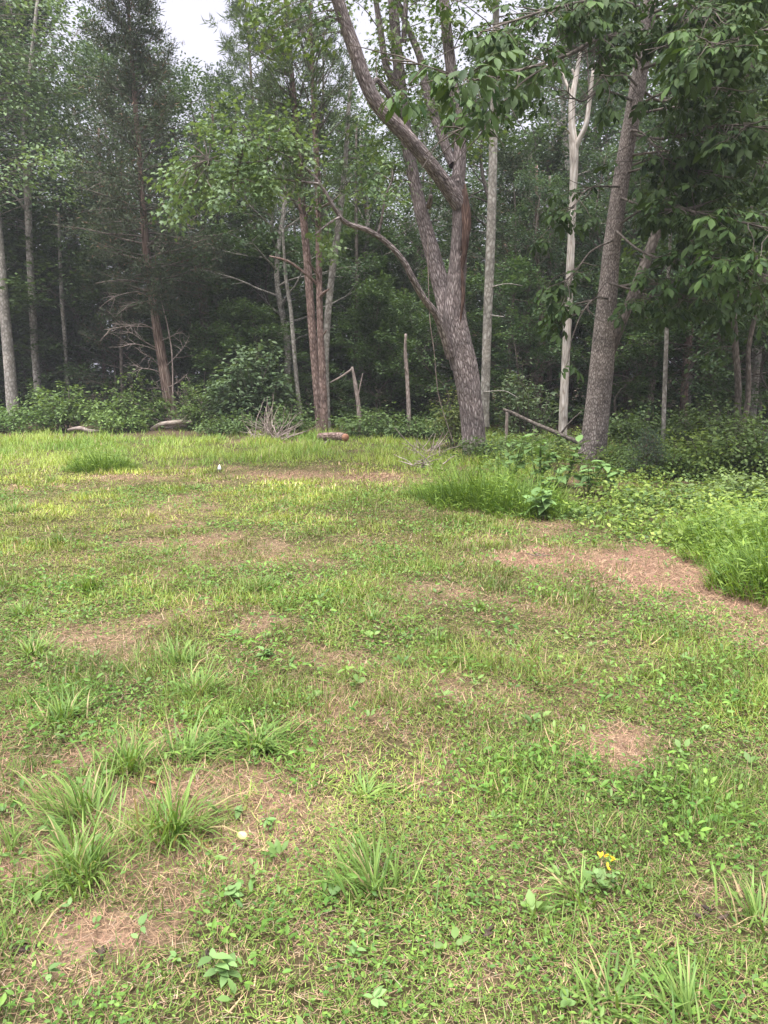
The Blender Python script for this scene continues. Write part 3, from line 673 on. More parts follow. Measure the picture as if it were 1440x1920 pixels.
# ------------------------------------------------------------------ big forked tree in the middle
def limb(mb, pix, sides=14, n=None, bump=.05, seed=0, flare=0.0, m=0, rp=.86):
    """pix rows: picture x, y, depth, width in picture pixels"""
    P = np.array([at(x, y, Y) for x, y, Y, _ in pix]); R_ = np.array([wpx(wd, Y) / 2 for _, _, Y, wd in pix])
    n = n or max(10, len(pix) * 8)
    Q = catmull(np.concatenate([P, R_[:, None]], 1), n)
    tube(mb, Q[:, :3], np.maximum(Q[:, 3], .004) * rp, sides, bump=bump, seed=seed, flare=flare)
    return Q
YT = 15.4
wood = MB()
main = limb(wood, [(893, 868, YT, 56), (889, 830, YT, 56), (883, 760, YT, 59), (872, 690, YT, 62), (861, 640, YT, 58), (853, 600, YT, 56), (852, 560, YT, 50), (858, 500, YT, 42), (862, 440, YT, 38), (862, 380, YT, 34), (856, 330, YT, 31)], 64, 220, .09, 1, .32, rp=.75)
left = limb(wood, [(862, 690, YT + .05, 44), (846, 620, YT + .1, 46), (832, 560, YT + .25, 44), (815, 490, YT + .45, 40), (796, 420, YT + .6, 34), (779, 350, YT + .7, 30), (764, 270, YT + .8, 30), (752, 170, YT + .9, 28), (742, 70, YT + 1.0, 25), (735, -30, YT + 1.1, 22), (722, -260, YT + 1.4, 14)], 28, 110, .07, 2, rp=.71)
lean = limb(wood, [(862, 385, YT - .05, 36), (838, 350, YT - .2, 33), (800, 300, YT - .5, 31), (755, 248, YT - .8, 30), (715, 205, YT - 1.0, 31), (690, 165, YT - 1.1, 30), (664, 90, YT - 1.2, 29), (640, 20, YT - 1.3, 27), (618, -60, YT - 1.4, 24), (590, -240, YT - 1.6, 14)], 26, 100, .08, 3, rp=.8)
up = limb(wood, [(858, 345, YT, 30), (862, 300, YT + .1, 27), (860, 240, YT + .2, 24), (848, 150, YT + .3, 22), (838, 60, YT + .4, 21), (832, -20, YT + .5, 19), (826, -240, YT + .8, 10)], 20, 60, .06, 4)
upl = limb(wood, [(850, 310, YT + .05, 20), (834, 270, YT + .3, 19), (815, 220, YT + .6, 18), (800, 170, YT + .8, 17), (788, 110, YT + 1.0, 14), (768, 60, YT + 1.2, 12), (745, 0, YT + 1.4, 10), (720, -100, YT + 1.7, 7)], 14, 50, .05, 5)
low = limb(wood, [(845, 670, YT - .1, 22), (832, 628, YT - .3, 19), (818, 590, YT - .5, 18), (795, 560, YT - .7, 16), (775, 525, YT - .9, 16), (757, 490, YT - 1.0, 14), (725, 455, YT - 1.1, 13), (690, 432, YT - 1.2, 12), (650, 418, YT - 1.3, 11), (630, 395, YT - 1.4, 9), (600, 345, YT - 1.5, 8), (570, 312, YT - 1.6, 7), (530, 288, YT - 1.7, 5), (475, 270, YT - 1.8, 4)], 14, 90, .07, 6, rp=.75)
extra = [[(692, 175, YT - 1.0, 13), (707, 150, YT - .8, 10), (735, 190, YT - .6, 12), (752, 225, YT + .5, 12)],
         [(752, 170, YT + .9, 16), (726, 130, YT + .8, 14), (714, 60, YT + .8, 12), (700, -30, YT + .8, 10)],
         [(757, 80, YT + 1.0, 11), (760, 20, YT + .9, 10), (765, -60, YT + .9, 8)],
         [(715, 205, YT - 1.0, 14), (735, 240, YT, 12), (760, 262, YT + .7, 12)],
         [(708, 440, YT - 1.15, 7), (716, 410, YT - 1.2, 5), (722, 370, YT - 1.3, 4), (735, 340, YT - 1.3, 3)],
         [(640, 405, YT - 1.35, 6), (615, 420, YT - 1.6, 4), (590, 440, YT - 1.8, 3)],
         [(600, 345, YT - 1.5, 6), (560, 340, YT - 1.8, 4), (500, 335, YT - 2.0, 3), (440, 345, YT - 2.2, 2)],
         [(620, 380, YT - 1.4, 6), (590, 390, YT - 1.2, 4), (540, 372, YT - 1.2, 3)],
         [(530, 288, YT - 1.7, 5), (500, 300, YT - 1.9, 4), (450, 305, YT - 2.1, 3), (390, 300, YT - 2.3, 2)]]
for i, e in enumerate(extra): limb(wood, e, 8, 24, .05, 20 + i)
# stub and bark-edge around the old wound
limb(wood, [(803, 388, YT + .5, 12), (806, 378, YT + .3, 11), (808, 366, YT + .2, 8)], 10, 10, .06, 31)
oak = thing('forked_tree', (at(892, 868, YT)[0], YT, 0), 'thick grey-brown forked tree with a long leaning limb and torn bark', 'tree')
child(wood, 'trunk', B_OAK, oak, True)
# torn red-brown heartwood on the right stem; dark strips paint a hollow's shade
wd = MB()
for k, (dx, y0, y1, wdt) in enumerate([(9, 355, 505, 9), (13, 345, 470, 8), (6, 375, 470, 6), (15, 380, 440, 6), (4, 470, 610, 5)]):
    pts = [(862 + dx - 4, y1, YT - .20, wdt * .4), (862 + dx + 2, (y0 + y1) / 2 + 20, YT - .24, wdt), (863 + dx, (y0 + y1) / 2 - 20, YT - .21, wdt * .9), (860 + dx * .9, y0, YT - .14, wdt * .3)]
    limb(wd, pts, 7, 24, .12, 40 + k, rp=1.35)
child(wd, 'torn_wood_hollow_shade', B_WOOD, oak, True)
lv = MB(); tw = MB(); rg = np.random.default_rng(9)
def sprays_px(lv, tw, lst, rg, size, tm, c1, c2, per, L, anchor=None):
    """lst: picture x, y, depth, half extents px, number of sprays"""
    for (x, y, Y, a, b_, n) in lst:
        for k in range(n):
            xx, yy = x + rg.uniform(-1, 1) * a, y + rg.uniform(-1, 1) * b_
            c = at(xx, yy, Y + rg.normal(0, .5)); d = np.array([rg.normal(0, 1), rg.normal(0, 1), rg.normal(-.1, .25)])
            if anchor is not None:
                i = np.argmin(np.linalg.norm(anchor - c, axis=1)); a0 = anchor[i]
                if np.linalg.norm(c - a0) > .2:
                    mid = (a0 + c) / 2 + np.array([rg.normal(0, .08), rg.normal(0, .08), .12]); d = (c - mid) + .3 * d * L
                    tube(tw, catmull([a0, mid, c], 7), np.linspace(.012, .004, 7), 4, cap=False)
            spray(lv, c, d, int(per * rg.uniform(.7, 1.3)), rg, L * rg.uniform(.7, 1.3), size, tm, c1, c2, base=np.clip(.5 + .2 * rg.normal(), .1, .9))
anc = np.concatenate([low[:, :3], np.array([at(x, y, Y) for e in extra[4:] for x, y, Y, _ in e])])
MPL = ((.07, .125, .05), (.16, .23, .095))
sprays_px(lv, tw, [(400, 290, YT - 2, 70, 55, 26), (470, 260, YT - 1.9, 70, 40, 18), (540, 250, YT - 1.8, 50, 35, 9), (370, 350, YT - 2.2, 45, 30, 10), (450, 330, YT - 2.1, 70, 30, 16), (340, 380, YT - 2.3, 25, 20, 5), (530, 330, YT - 1.6, 60, 40, 8), (620, 370, YT - 1.4, 50, 30, 5), (720, 340, YT - 1.2, 50, 40, 6), (610, 430, YT - 1.6, 40, 25, 4)], rg, .085, L_MAPLE, *MPL, 44, .42, anc)
anc2 = np.concatenate([lean[:, :3], left[:, :3], up[:, :3], upl[:, :3], np.array([at(x, y, Y) for e in extra[:4] for x, y, Y, _ in e])])
sprays_px(lv, tw, [(560, 40, YT - 1.2, 70, 60, 22), (600, -60, YT - 1, 110, 50, 22), (725, 120, YT + .8, 22, 90, 18), (745, 60, YT + .9, 30, 80, 14), (690, -20, YT + 1, 60, 30, 8), (835, 110, YT + .3, 30, 80, 8), (850, 40, YT + .3, 40, 40, 5), (870, 250, YT + .2, 40, 60, 7), (800, 210, YT + .7, 30, 60, 8), (740, 310, YT + .7, 35, 50, 8), (850, 10, YT + .4, 60, 40, 12), (780, 30, YT + .9, 40, 50, 10), (690, 260, YT + .6, 40, 40, 6)], rg, .10, L_MAPLE, (.05, .10, .03), (.15, .21, .065), 22, .4, anc2)
# the crown above the picture
for k in range(120):
    c = np.array([rg.normal(.3, 2.6), YT + rg.normal(.6, 2.2), rg.uniform(12.5, 19)])
    spray(lv, c, rg.normal(0, 1, 3) * [1, 1, .3], 30, rg, .6, .13, L_RHOMB, *MDG)
tag(child(tw, 'twigs', B_DARK, oak, True), kind='stuff')
child(lv, 'crown', M_LEAF, oak)

# ------------------------------------------------------------------ hickory on the right with large compound leaves
YH = 14.4
wood = MB()
hk = limb(wood, [(1108, 880, YH, 60), (1112, 840, YH, 55), (1120, 770, YH, 52), (1128, 690, YH, 50), (1134, 610, YH, 44), (1141, 530, YH, 38), (1150, 440, YH, 34), (1163, 350, YH, 33), (1178, 260, YH, 32), (1194, 170, YH, 31), (1208, 90, YH, 29), (1220, 0, YH, 26), (1236, -140, YH, 20), (1250, -300, YH, 12)], 36, 140, .035, 51, .22)
bl = [  # limbs reaching out, several towards the camera
    [(1212, 60, YH, 14), (1130, 70, 12.6, 11), (1060, 105, 11.2, 10), (980, 130, 10.0, 8), (900, 150, 9.2, 6), (820, 130, 8.6, 4), (770, 115, 8.3, 3)],
    [(1060, 105, 11.2, 8), (985, 150, 10.4, 6), (930, 205, 9.8, 5), (880, 235, 9.4, 4), (840, 250, 9.2, 3)],
    [(1216, 20, YH, 14), (1150, 0, 12.6, 11), (1060, 10, 11.2, 9), (960, 40, 10.2, 7), (900, 60, 9.6, 4)],
    [(1200, 130, YH, 12), (1260, 110, 13.0, 10), (1340, 90, 11.6, 8), (1420, 60, 10.6, 7), (1520, 40, 9.8, 4)],
    [(1180, 250, YH, 11), (1235, 260, 13.4, 9), (1290, 250, 12.4, 7), (1360, 235, 11.4, 6), (1440, 240, 10.6, 4)],
    [(1160, 370, YH, 10), (1220, 390, 13.0, 8), (1290, 395, 11.8, 7), (1360, 410, 10.8, 6), (1450, 430, 10.0, 4)],
    [(1152, 430, YH, 9), (1200, 470, 13.0, 7), (1260, 490, 12.0, 6), (1330, 480, 11.0, 5), (1400, 500, 10.4, 3)],
    [(1140, 560, YH - .1, 7), (1115, 560, 13.2, 6), (1090, 590, 12.4, 5), (1070, 640, 12.0, 3)],
    [(1150, 450, YH - .1, 7), (1110, 470, 13.2, 6), (1085, 500, 12.6, 4), (1060, 530, 12.3, 3)],
    [(1162, 350, YH - .1, 8), (1120, 350, 13.4, 6), (1095, 360, 12.6, 5), (1075, 390, 12.2, 3)],
    [(1190, 190, YH, 9), (1130, 170, 13.4, 7), (1090, 190, 12.8, 5), (1060, 170, 12.4, 3)],
    [(1215, 40, YH, 12), (1290, 0, 13.2, 9), (1380, -30, 12.2, 7), (1480, -60, 11.2, 5)],
    [(1141, 530, YH - .1, 8), (1190, 545, 13.2, 6), (1240, 560, 12.4, 5), (1290, 555, 11.8, 3)],
    [(1195, 160, YH + .1, 9), (1240, 190, 15.2, 8), (1300, 170, 16, 6), (1370, 180, 16.4, 4)]]
rg = np.random.default_rng(22)
for k in range(20):
    xt, yt, Yt = (rg.uniform(1230, 1490), rg.uniform(-30, 560), rg.uniform(9.5, 14.5)) if k < 15 else (rg.uniform(1010, 1150), rg.uniform(-20, 150), rg.uniform(10.5, 13))
    ys_ = float(np.clip(yt + rg.uniform(-60, 60), -20, 540)); xs_ = np.interp(ys_, [0, 90, 260, 440, 540], [1220, 1208, 1178, 1150, 1141])
    bl.append([(xs_, ys_, YH, 9), (xs_ * .66 + xt * .34, ys_ * .66 + yt * .34 - 14, YH * .66 + Yt * .34, 7), (xs_ * .33 + xt * .67, ys_ * .33 + yt * .67 - 12, YH * .33 + Yt * .67, 5), (xt, yt, Yt, 3)])
brn = MB(); stem2 = limb(brn, [(1136, 700, YH + .15, 10), (1150, 650, YH + .2, 18), (1166, 605, YH + .35, 20), (1188, 548, YH + .6, 20), (1213, 485, YH + .9, 21), (1243, 405, YH + 1.2, 20), (1278, 335, YH + 1.5, 20), (1312, 270, YH + 1.7, 19), (1350, 210, YH + 1.9, 17), (1390, 150, YH + 2, 15), (1440, 80, YH + 2, 12), (1520, -40, YH + 2, 7)], 18, 90, .05, 90)
bq = [limb(brn, [(a, b_, c_, d_ * .62) for a, b_, c_, d_ in e], 7, 26, .04, 60 + i) for i, e in enumerate(bl)]
hick = thing('hickory_tree', (at(1108, 880, YH)[0], YH, 0), 'grey scaly-barked tree with big drooping compound leaves, right of the dead white trunk', 'tree')
LP, LD = [], []
rg = np.random.default_rng(23)
for bi, Q in enumerate(bq):
    n = len(Q); cnt = [28, 17, 28, 40, 40, 42, 38, 14, 13, 11, 11, 32, 24, 26][bi] if bi < 14 else 23
    for k in range(cnt):
        v = rg.uniform(.28, 1.0) if k else 1.0
        u = v * (n - 1); i = min(int(u), n - 2); q = Q[i, :3] + (Q[i + 1, :3] - Q[i, :3]) * (u - i); d = unit(Q[i + 1, :3] - Q[i, :3])
        d = rot_about(d, np.array([0, 0, 1.0]), rg.choice([-1, 1]) * rg.uniform(.1, 1.3)) + np.array([0, 0, rg.normal(-.05, .35)])
        pts = grow(q, d, rg.uniform(.25, .85), 4, rg, .15, 0)
        tube(brn, pts, np.linspace(.010, .004, 5), 4, cap=False)
        e = unit(pts[-1] - pts[-2]); nl = rg.integers(3, 6); a0 = rg.uniform(0, 6.28)
        tx, ty = project(pts[-1:]); tcx = np.interp(ty[0], [0, 90, 260, 440, 620], [1220, 1208, 1178, 1150, 1134])
        if (abs(tx[0] - tcx) < 46 and 70 < ty[0] < 620 and rg.random() < .8) or (1025 < tx[0] < 1135 and 60 < ty[0] < 340) or (tx[0] < 1000 and ty[0] > 225) or tx[0] < 745: nl = 0      # lighter foliage in front of the bole
        for j in range(nl):
            az = a0 + j * 6.283 / nl + rg.normal(0, .3); dd = np.array([math.cos(az), math.sin(az), 0]) * .8 + e * .6 + np.array([0, 0, rg.normal(-.25, .22)])
            LP.append(pts[-1] - e * rg.uniform(0, .08)); LD.append(unit(dd))
child(wood, 'trunk', B_HICK, hick, True); child(brn, 'branches', B_DARK, hick, True)
def compound_leaf(seed):
    """petiole with five drooping ovate leaflets, one unit long"""
    r = np.random.default_rng(seed); mb = MB()
    X = np.linspace(0, .6, 5); Z = -.10 * (X / .6) ** 2
    tube(mb, np.stack([X, 0 * X, Z], 1), np.linspace(.010, .005, 5), 3, C=(.12, .15, .05), cap=False)
    P, D, N, S = [], [], [], []
    for (f, side, s, ang) in [(.34, 1, .32, 1.1), (.34, -1, .32, 1.1), (.52, 1, .46, .85), (.52, -1, .46, .85), (.60, 0, .54, 0)]:
        a = side * (ang + r.normal(0, .12)); P.append([f, 0, -.10 * (f / .6) ** 2]); D.append([math.cos(a), math.sin(a), r.normal(-.55, .22)]); N.append([r.normal(0, .15), r.normal(0, .2), 1]); S.append(s * r.uniform(.85, 1.15))
    tv = L_OVATE[0].copy(); tv[3:5, 1] *= 1.15
    leaves(mb, (tv, L_OVATE[1]), P, D, N, np.array(S), lerp((.026, .058, .016), (.072, .122, .032), r.random(5)), wid=.80)
    return mb
LEAFV = [compound_leaf(300 + i) for i in range(6)]; LEAFM = [x.mesh('compound_leaf', M_BIGLEAF) for x in LEAFV]
LP = np.array(LP); LD = np.array(LD)
px, py = project(LP); dist = np.linalg.norm(LP - CAM, axis=1)
vis = (px > -20) & (px < 1460) & (py > -30); order = np.argsort(np.where(vis, dist, dist + 100)); nl = len(LP)
import mathutils
fol = MB()
hl = np.array(hick.location)
for rank, i in enumerate(order):
    d = LD[i]; zz = np.array([rg.normal(0, .3), rg.normal(0, .3), 1.0]); zz = unit(zz - d * (zz @ d)); yy = np.cross(zz, d); s = rg.uniform(.22, .43); k = rg.integers(0, 6)
    M = np.stack([d, yy, zz], 1)
    if rank < 300:
        o_ = bpy.data.objects.new('leaf', LEAFM[k]); COL.objects.link(o_); o_.parent = hick
        m4 = mathutils.Matrix.Translation(tuple(LP[i] - hl)) @ mathutils.Matrix([[*M[0], 0], [*M[1], 0], [*M[2], 0], [0, 0, 0, 1]]) @ mathutils.Matrix.Diagonal((s, s, s, 1))
        o_.matrix_local = m4
    else:
        L_ = LEAFV[k]; V = np.concatenate(L_.v) @ M.T * s + LP[i]
        fol.add(V, np.concatenate(L_.t), np.concatenate(L_.c) * rg.uniform(.85, 1.15))
for (x, y, Y, a, b_, n) in [(1290, 250, 16, 90, 80, 22), (1400, 180, 16.4, 80, 100, 34), (1390, 20, 16.4, 90, 70, 40), (1250, 60, 16, 90, 70, 26), (1230, 420, 15.8, 60, 60, 12), (1370, 370, 16.2, 80, 70, 24), (1380, 500, 16, 70, 60, 16)]:
    for k in range(n): spray(fol, at(x + rg.uniform(-1, 1) * a, y + rg.uniform(-1, 1) * b_, Y + rg.normal(0, .6)), rg.normal(0, 1, 3) * [1, 1, .3], 26, rg, .5, .15, L_OVATE, (.045, .09, .028), (.13, .195, .055))
# upper crown out of the picture
for k in range(190):
    c = np.array([hl[0] + rg.normal(.8, 2.6), YH + rg.normal(-1.4, 2.4), rg.uniform(10.5, 17)])
    spray(fol, c, rg.normal(0, 1, 3) * [1, 1, .3], 22, rg, .6, .17, L_OVATE, *MDG)
f_ = child(fol, 'foliage', M_BIGLEAF, hick); tag(f_, kind='stuff')

# ------------------------------------------------------------------ named trunks
def trunk_tree(name, pix, mat, label, sides=14, n=60, bump=.04, seed=0, flare=.25, crown=None, cat='tree', group=None, limbs=()):
    wd = MB(); Q = limb(wd, pix, sides, n, bump, seed, flare)
    for i, e in enumerate(limbs): limb(wd, e, 7, 18, .05, seed + 5 + i)
    r = thing(name, (Q[0, 0], Q[0, 1], 0), label, cat, group)
    child(wd, 'trunk', mat, r, True)
    if crown:
        lv = MB(); tw = MB(); crown(lv, tw, Q[:, :3]); child(lv, 'crown', M_LEAF, r)
        if tw.n: tag(child(tw, 'twigs', B_DARK, r, True), kind='stuff')
    return r
def sp_crown(lst, size, c1, c2, per, L, seed, tm=L_RHOMB):
    def f(lv, tw, anc): sprays_px(lv, tw, lst, np.random.default_rng(seed), size, tm, c1, c2, per, L, anc)
    return f
Y1 = 27.0
trunk_tree('grey_trunk_tree', [(27, 800, Y1, 25), (22, 740, Y1, 24), (14, 640, Y1, 22), (5, 540, Y1, 20), (-4, 440, Y1, 19), (-16, 300, Y1, 17), (-28, 150, Y1, 14), (-36, 0, Y1, 10)], B_GREY, 'pale grey-barked trunk rising at the left edge of the picture', seed=81,
           crown=sp_crown([(40, 90, Y1, 90, 100, 60), (10, 230, Y1, 80, 60, 30), (60, 330, Y1 - 2, 70, 50, 26)], .16, *LTG, 36, .7, 1))
trunk_tree('grey_trunk_tree', [(72, 740, 28.5, 15), (68, 690, 28.5, 15), (62, 600, 28.5, 15), (57, 500, 28.5, 14), (53, 400, 28.5, 14), (50, 325, 28.5, 13), (46, 240, 28.5, 10), (58, 120, 28.5, 8), (70, 0, 28.5, 5)], B_GREY, 'slim pale trunk with dark knots, second from the left edge', seed=82,
           crown=sp_crown([(70, 300, 28.3, 80, 45, 40), (110, 140, 28.5, 90, 80, 54), (30, 400, 28.5, 50, 40, 10)], .15, *BLG, 36, .7, 2),
           limbs=[[(52, 330, 28.5, 9), (66, 310, 28.2, 7), (90, 290, 28, 4)], [(53, 400, 28.5, 6), (30, 370, 28.2, 5), (5, 360, 28, 3)]])
trunk_tree('thin_trunk_tree', [(127, 720, 29, 9), (122, 640, 29, 8), (116, 560, 29, 8), (112, 470, 29, 7), (110, 400, 29, 5)], B_GREY, 'thin pale sapling trunk between the left grey trunks and the cedar', seed=83, flare=.1,
           crown=sp_crown([(125, 420, 29, 40, 40, 14)], .14, *DK, 34, .6, 3))
# twin pines and the smooth grey stem beside them
YP = 21.6
def pine_crown(seed, zone, dens, Y, per=15):
    def f(lv, tw, anc):
        r = np.random.default_rng(seed)
        for (x, y, a, b_, n) in zone:
            for k in range(n):
                c = at(x + r.uniform(-1, 1) * a, y + r.uniform(-1, 1) * b_, Y + r.normal(0, .9)); i = np.argmin(np.linalg.norm(anc - c + np.array([0, 0, .8]), axis=1)); a0 = anc[i]
                mid = (a0 + c) / 2 + np.array([0, 0, -.05 + r.normal(0, .1)]); B_ = catmull([a0, mid, c], 7)
                tube(tw, B_, np.linspace(.022, .006, 7), 4, cap=False)
                for e in range(4):
                    q = B_[6 - e // 2] + r.normal(0, .22, 3); D = unit(c - mid) * .7 + unit(r.normal(0, 1, (per, 3))) + np.array([0, 0, .15])
                    leaves(lv, L_RHOMB, q + r.normal(0, .05, (per, 3)), D, r.normal(0, 1, (per, 3)), .24 * r.uniform(.6, 1.25, per), lerp((.05, .085, .035), (.13, .18, .08), np.clip(r.normal(.5, .3, per), 0, 1)), wid=.16)
    return f
trunk_tree('pine_tree', [(602, 835, YP, 19), (597, 760, YP, 18), (590, 680, YP, 17), (584, 600, YP, 16.5), (577, 500, YP, 16), (570, 420, YP, 15), (565, 370, YP, 14), (560, 280, YP, 14), (550, 180, YP, 12), (540, 60, YP, 9), (530, -60, YP, 6)], B_PINE, 'taller reddish pine trunk, left one of the close pair', seed=84, bump=.06,
           crown=pine_crown(4, [(510, 110, 80, 90, 46), (470, 60, 40, 60, 14), (580, 200, 60, 60, 16), (540, 330, 60, 40, 14), (480, 210, 60, 30, 10)], 1, YP))
trunk_tree('pine_tree', [(609, 840, YP - .5, 17), (607, 760, YP - .5, 16), (604, 690, YP - .5, 15), (600, 600, YP - .5, 14), (598, 500, YP - .5, 13), (597, 400, YP - .5, 12), (595, 320, YP - .5, 12), (588, 200, YP - .5, 9), (584, 80, YP - .5, 7), (580, -40, YP - .5, 4)], B_PINE, 'scaly reddish pine trunk with broken branch stubs, right one of the close pair', seed=85, bump=.06,
           crown=pine_crown(5, [(600, 120, 60, 100, 24), (630, 250, 50, 60, 12), (590, 350, 60, 30, 8), (570, 30, 50, 40, 12)], 1, YP - .5),
           limbs=[[(597, 535, YP - .5, 7), (575, 515, YP - .7, 6), (540, 490, YP - .9, 5), (505, 480, YP - 1, 3)], [(598, 520, YP - .6, 5), (585, 500, YP - .9, 4), (575, 488, YP - 1, 3)], [(601, 556, YP - .6, 8), (608, 549, YP - .8, 7), (617, 542, YP - 1, 3)], [(605, 630, YP - .5, 4), (612, 620, YP - .8, 3)]])
trunk_tree('smooth_grey_tree', [(616, 835, YP + .2, 13), (613, 760, YP + .2, 13), (611, 680, YP + .2, 13), (614, 600, YP + .2, 14), (622, 520, YP + .2, 14), (632, 440, YP + .2, 13), (640, 380, YP + .2, 12), (648, 300, YP + .2, 10), (654, 200, YP + .2, 8), (664, 90, YP + .2, 5)], B_GREY, 'smooth grey curved trunk standing against the pine pair', seed=86, flare=.1,
           crown=sp_crown([(650, 260, YP, 50, 60, 12), (640, 380, YP, 50, 40, 8), (690, 300, YP, 40, 40, 8)], .12, *MDG, 26, .5, 6))
trunk_tree('thin_trunk_tree', [(566, 800, 24, 9), (557, 720, 24, 9), (550, 640, 24, 9), (545, 580, 24, 8), (536, 520, 24, 7), (530, 430, 24, 5)], B_GREY, 'thin crooked sapling trunk left of the pine pair', seed=87, flare=.1,
           crown=sp_crown([(530, 450, 24, 50, 50, 12)], .12, *MDG, 28, .5, 7))
trunk_tree('grey_trunk_tree', [(908, 800, 20, 20), (911, 700, 20, 19), (914, 600, 20, 19), (919, 480, 20, 19), (923, 350, 20, 18), (926, 220, 20, 16), (929, 100, 20, 14), (931, -40, 20, 12), (935, -200, 20, 8)], B_GREY, 'straight grey trunk standing just behind the big forked tree', seed=88,
           crown=sp_crown([(930, -60, 20, 110, 50, 40), (985, 60, 20.5, 50, 60, 10)], .13, *MDG, 32, .6, 8),
           limbs=[[(914, 540, 20, 3), (950, 532, 19.7, 2), (980, 536, 19.4, 1.5)], [(912, 590, 20, 3), (945, 594, 19.6, 2)], [(908, 735, 19.9, 3), (945, 733, 19, 2), (970, 745, 18.6, 1.5)]])
YS = 19.0
trunk_tree('dead_tree', [(1054, 830, YS, 19), (1057, 760, YS, 18), (1060, 690, YS, 17), (1064, 600, YS, 17), (1069, 500, YS, 16), (1073, 400, YS, 15), (1076, 320, YS, 16), (1076, 283, YS, 18), (1072, 230, YS, 14), (1073, 185, YS, 13), (1081, 140, YS, 9), (1088, 96, YS, 6)], B_SNAG, 'bleached barkless dead trunk with a broken forked top', 18, 90, .07, 89, .1, cat='dead tree',
           limbs=[[(1077, 285, YS, 13), (1086, 262, YS - .1, 11), (1098, 235, YS - .2, 10), (1104, 200, YS - .2, 9), (1109, 160, YS - .3, 8), (1112, 128, YS - .3, 5)], [(1070, 180, YS, 7), (1063, 160, YS, 6), (1052, 130, YS + .1, 4)], [(1078, 175, YS, 6), (1079, 150, YS, 5), (1073, 130, YS, 4)], [(1068, 250, YS - .1, 4), (1061, 240, YS - .3, 2)]])
trunk_tree('thin_trunk_tree', [(1243, 850, 17, 9), (1245, 770, 17, 9), (1248, 680, 17, 9), (1251, 590, 17, 8), (1255, 480, 17, 7), (1262, 350, 17, 5)], B_GREY, 'slim straight pale stem, right of the scaly hickory', seed=91, flare=.1)
trunk_tree('grey_trunk_tree', [(1280, 790, 24, 16), (1284, 720, 24, 16), (1291, 640, 24, 16), (1297, 560, 24, 16), (1303, 440, 24, 15), (1310, 300, 24, 13), (1316, 120, 24, 9)], B_PINE, 'brownish straight trunk in the shade at right, between the slim stem and the twin trunks', seed=92, flare=.15)
trunk_tree('twin_trunk_tree', [(1384, 830, 17.5, 20), (1383, 780, 17.5, 15), (1384, 720, 17.5, 13), (1378, 640, 17.5, 13), (1374, 560, 17.5, 12), (1370, 500, 17.5, 10), (1362, 380, 17.5, 8)], B_DARK, 'dark twin-stemmed small tree near the right edge', seed=93, flare=.4,
           crown=sp_crown([(1330, 430, 17.5, 90, 70, 18), (1400, 560, 17, 60, 50, 14), (1340, 640, 17.5, 40, 40, 5)], .13, *MDG, 28, .5, 10),
           limbs=[[(1385, 810, 17.4, 13), (1400, 770, 17.3, 12), (1404, 710, 17.2, 11), (1403, 660, 17.2, 10), (1412, 610, 17.1, 10), (1424, 560, 17, 9), (1445, 480, 17, 8), (1460, 380, 17, 6)]])
# dim trunks in the depth of the wood
DIM = [(420, 760, 30, 9, 405, 380, 'between the cedar and the pine pair'), (445, 770, 33, 8, 470, 400, 'behind the dark leafy bush'), (668, 790, 28, 10, 668, 420, 'behind the short broken stub'), (745, 770, 30, 9, 690, 420, 'leaning left below the gap of sky'),
       (790, 780, 32, 9, 792, 520, 'behind the tall broken stub'), (985, 790, 27, 10, 992, 480, 'left of the dead white trunk'), (1012, 800, 25, 12, 1008, 500, 'close left of the dead white trunk'), (1028, 795, 26, 11, 1030, 520, 'nearest the left side of the dead white trunk'),
       (1178, 780, 26, 13, 1186, 560, 'just right of the scaly hickory'), (1215, 770, 29, 12, 1240, 540, 'between the hickory and the slim stem'), (1330, 780, 27, 10, 1336, 520, 'left of the twin stems'), (1425, 780, 24, 10, 1430, 520, 'at the right edge'), (200, 760, 31, 9, 190, 430, 'left of the cedar'), (240, 770, 33, 8, 232, 420, 'close behind the dead cedar twigs')]
for i, (x, y, Y, wd_, x2, y2, lb) in enumerate(DIM):
    r_ = np.random.default_rng(400 + i); xm = (x + x2) / 2 + r_.normal(0, 5)
    trunk_tree('shaded_tree', [(x, y + 30, Y, wd_ * 1.1), (x + (xm - x) * .5 + r_.normal(0, 3), y - (y - y2) * .25, Y, wd_), (xm, (y + y2) / 2, Y, wd_ * .9), (x2, y2, Y, wd_ * .75), (x2 + (x2 - x) * .5, y2 - 190, Y, wd_ * .45)], B_DARK if i % 3 else B_PINE, 'dim shaded trunk ' + lb, 9, 36, .05, 410 + i, .15,
               crown=sp_crown([(x2, y2 - 60, Y, 50, 70, 14)], .14, *DK, 30, .6, 420 + i))

# ------------------------------------------------------------------ cedar with dead lower twigs
YC = 24.5
cp = [(330, 835, YC, 30), (323, 790, YC, 25), (312, 720, YC, 23), (300, 650, YC, 20), (289, 580, YC, 17), (279, 510, YC, 14), (272, 440, YC, 12), (267, 370, YC, 11), (262, 300, YC, 10), (254, 200, YC, 8), (246, 100, YC, 7), (240, 0, YC, 5), (234, -120, YC, 3)]
P = np.array([at(x, y, Y) for x, y, Y, _ in cp])
wood, lv = conifer(120, P, wpx(25, YC) / 2, .03, .33, 2.9, 150, (.040, .060, .032), (.095, .12, .06), 'cedar', 20, size=.15, per=25, bump=.14, elev=(-.12, .75), flare=.35,
                   prof=lambda f: (1.0 - .72 * f) * (.45 + .55 * min(1, f * 5)))
cedar = thing('cedar_tree', (P[0][0], YC, 0), 'tall cedar with shredded reddish bark and dead lower twigs at the wood edge', 'tree')
child(wood, 'trunk', [B_CEDAR, B_DARK], cedar, True); child(lv, 'crown', M_NEEDLE, cedar)
dead = MB(); rg = np.random.default_rng(31); PC = catmull(P, 60)
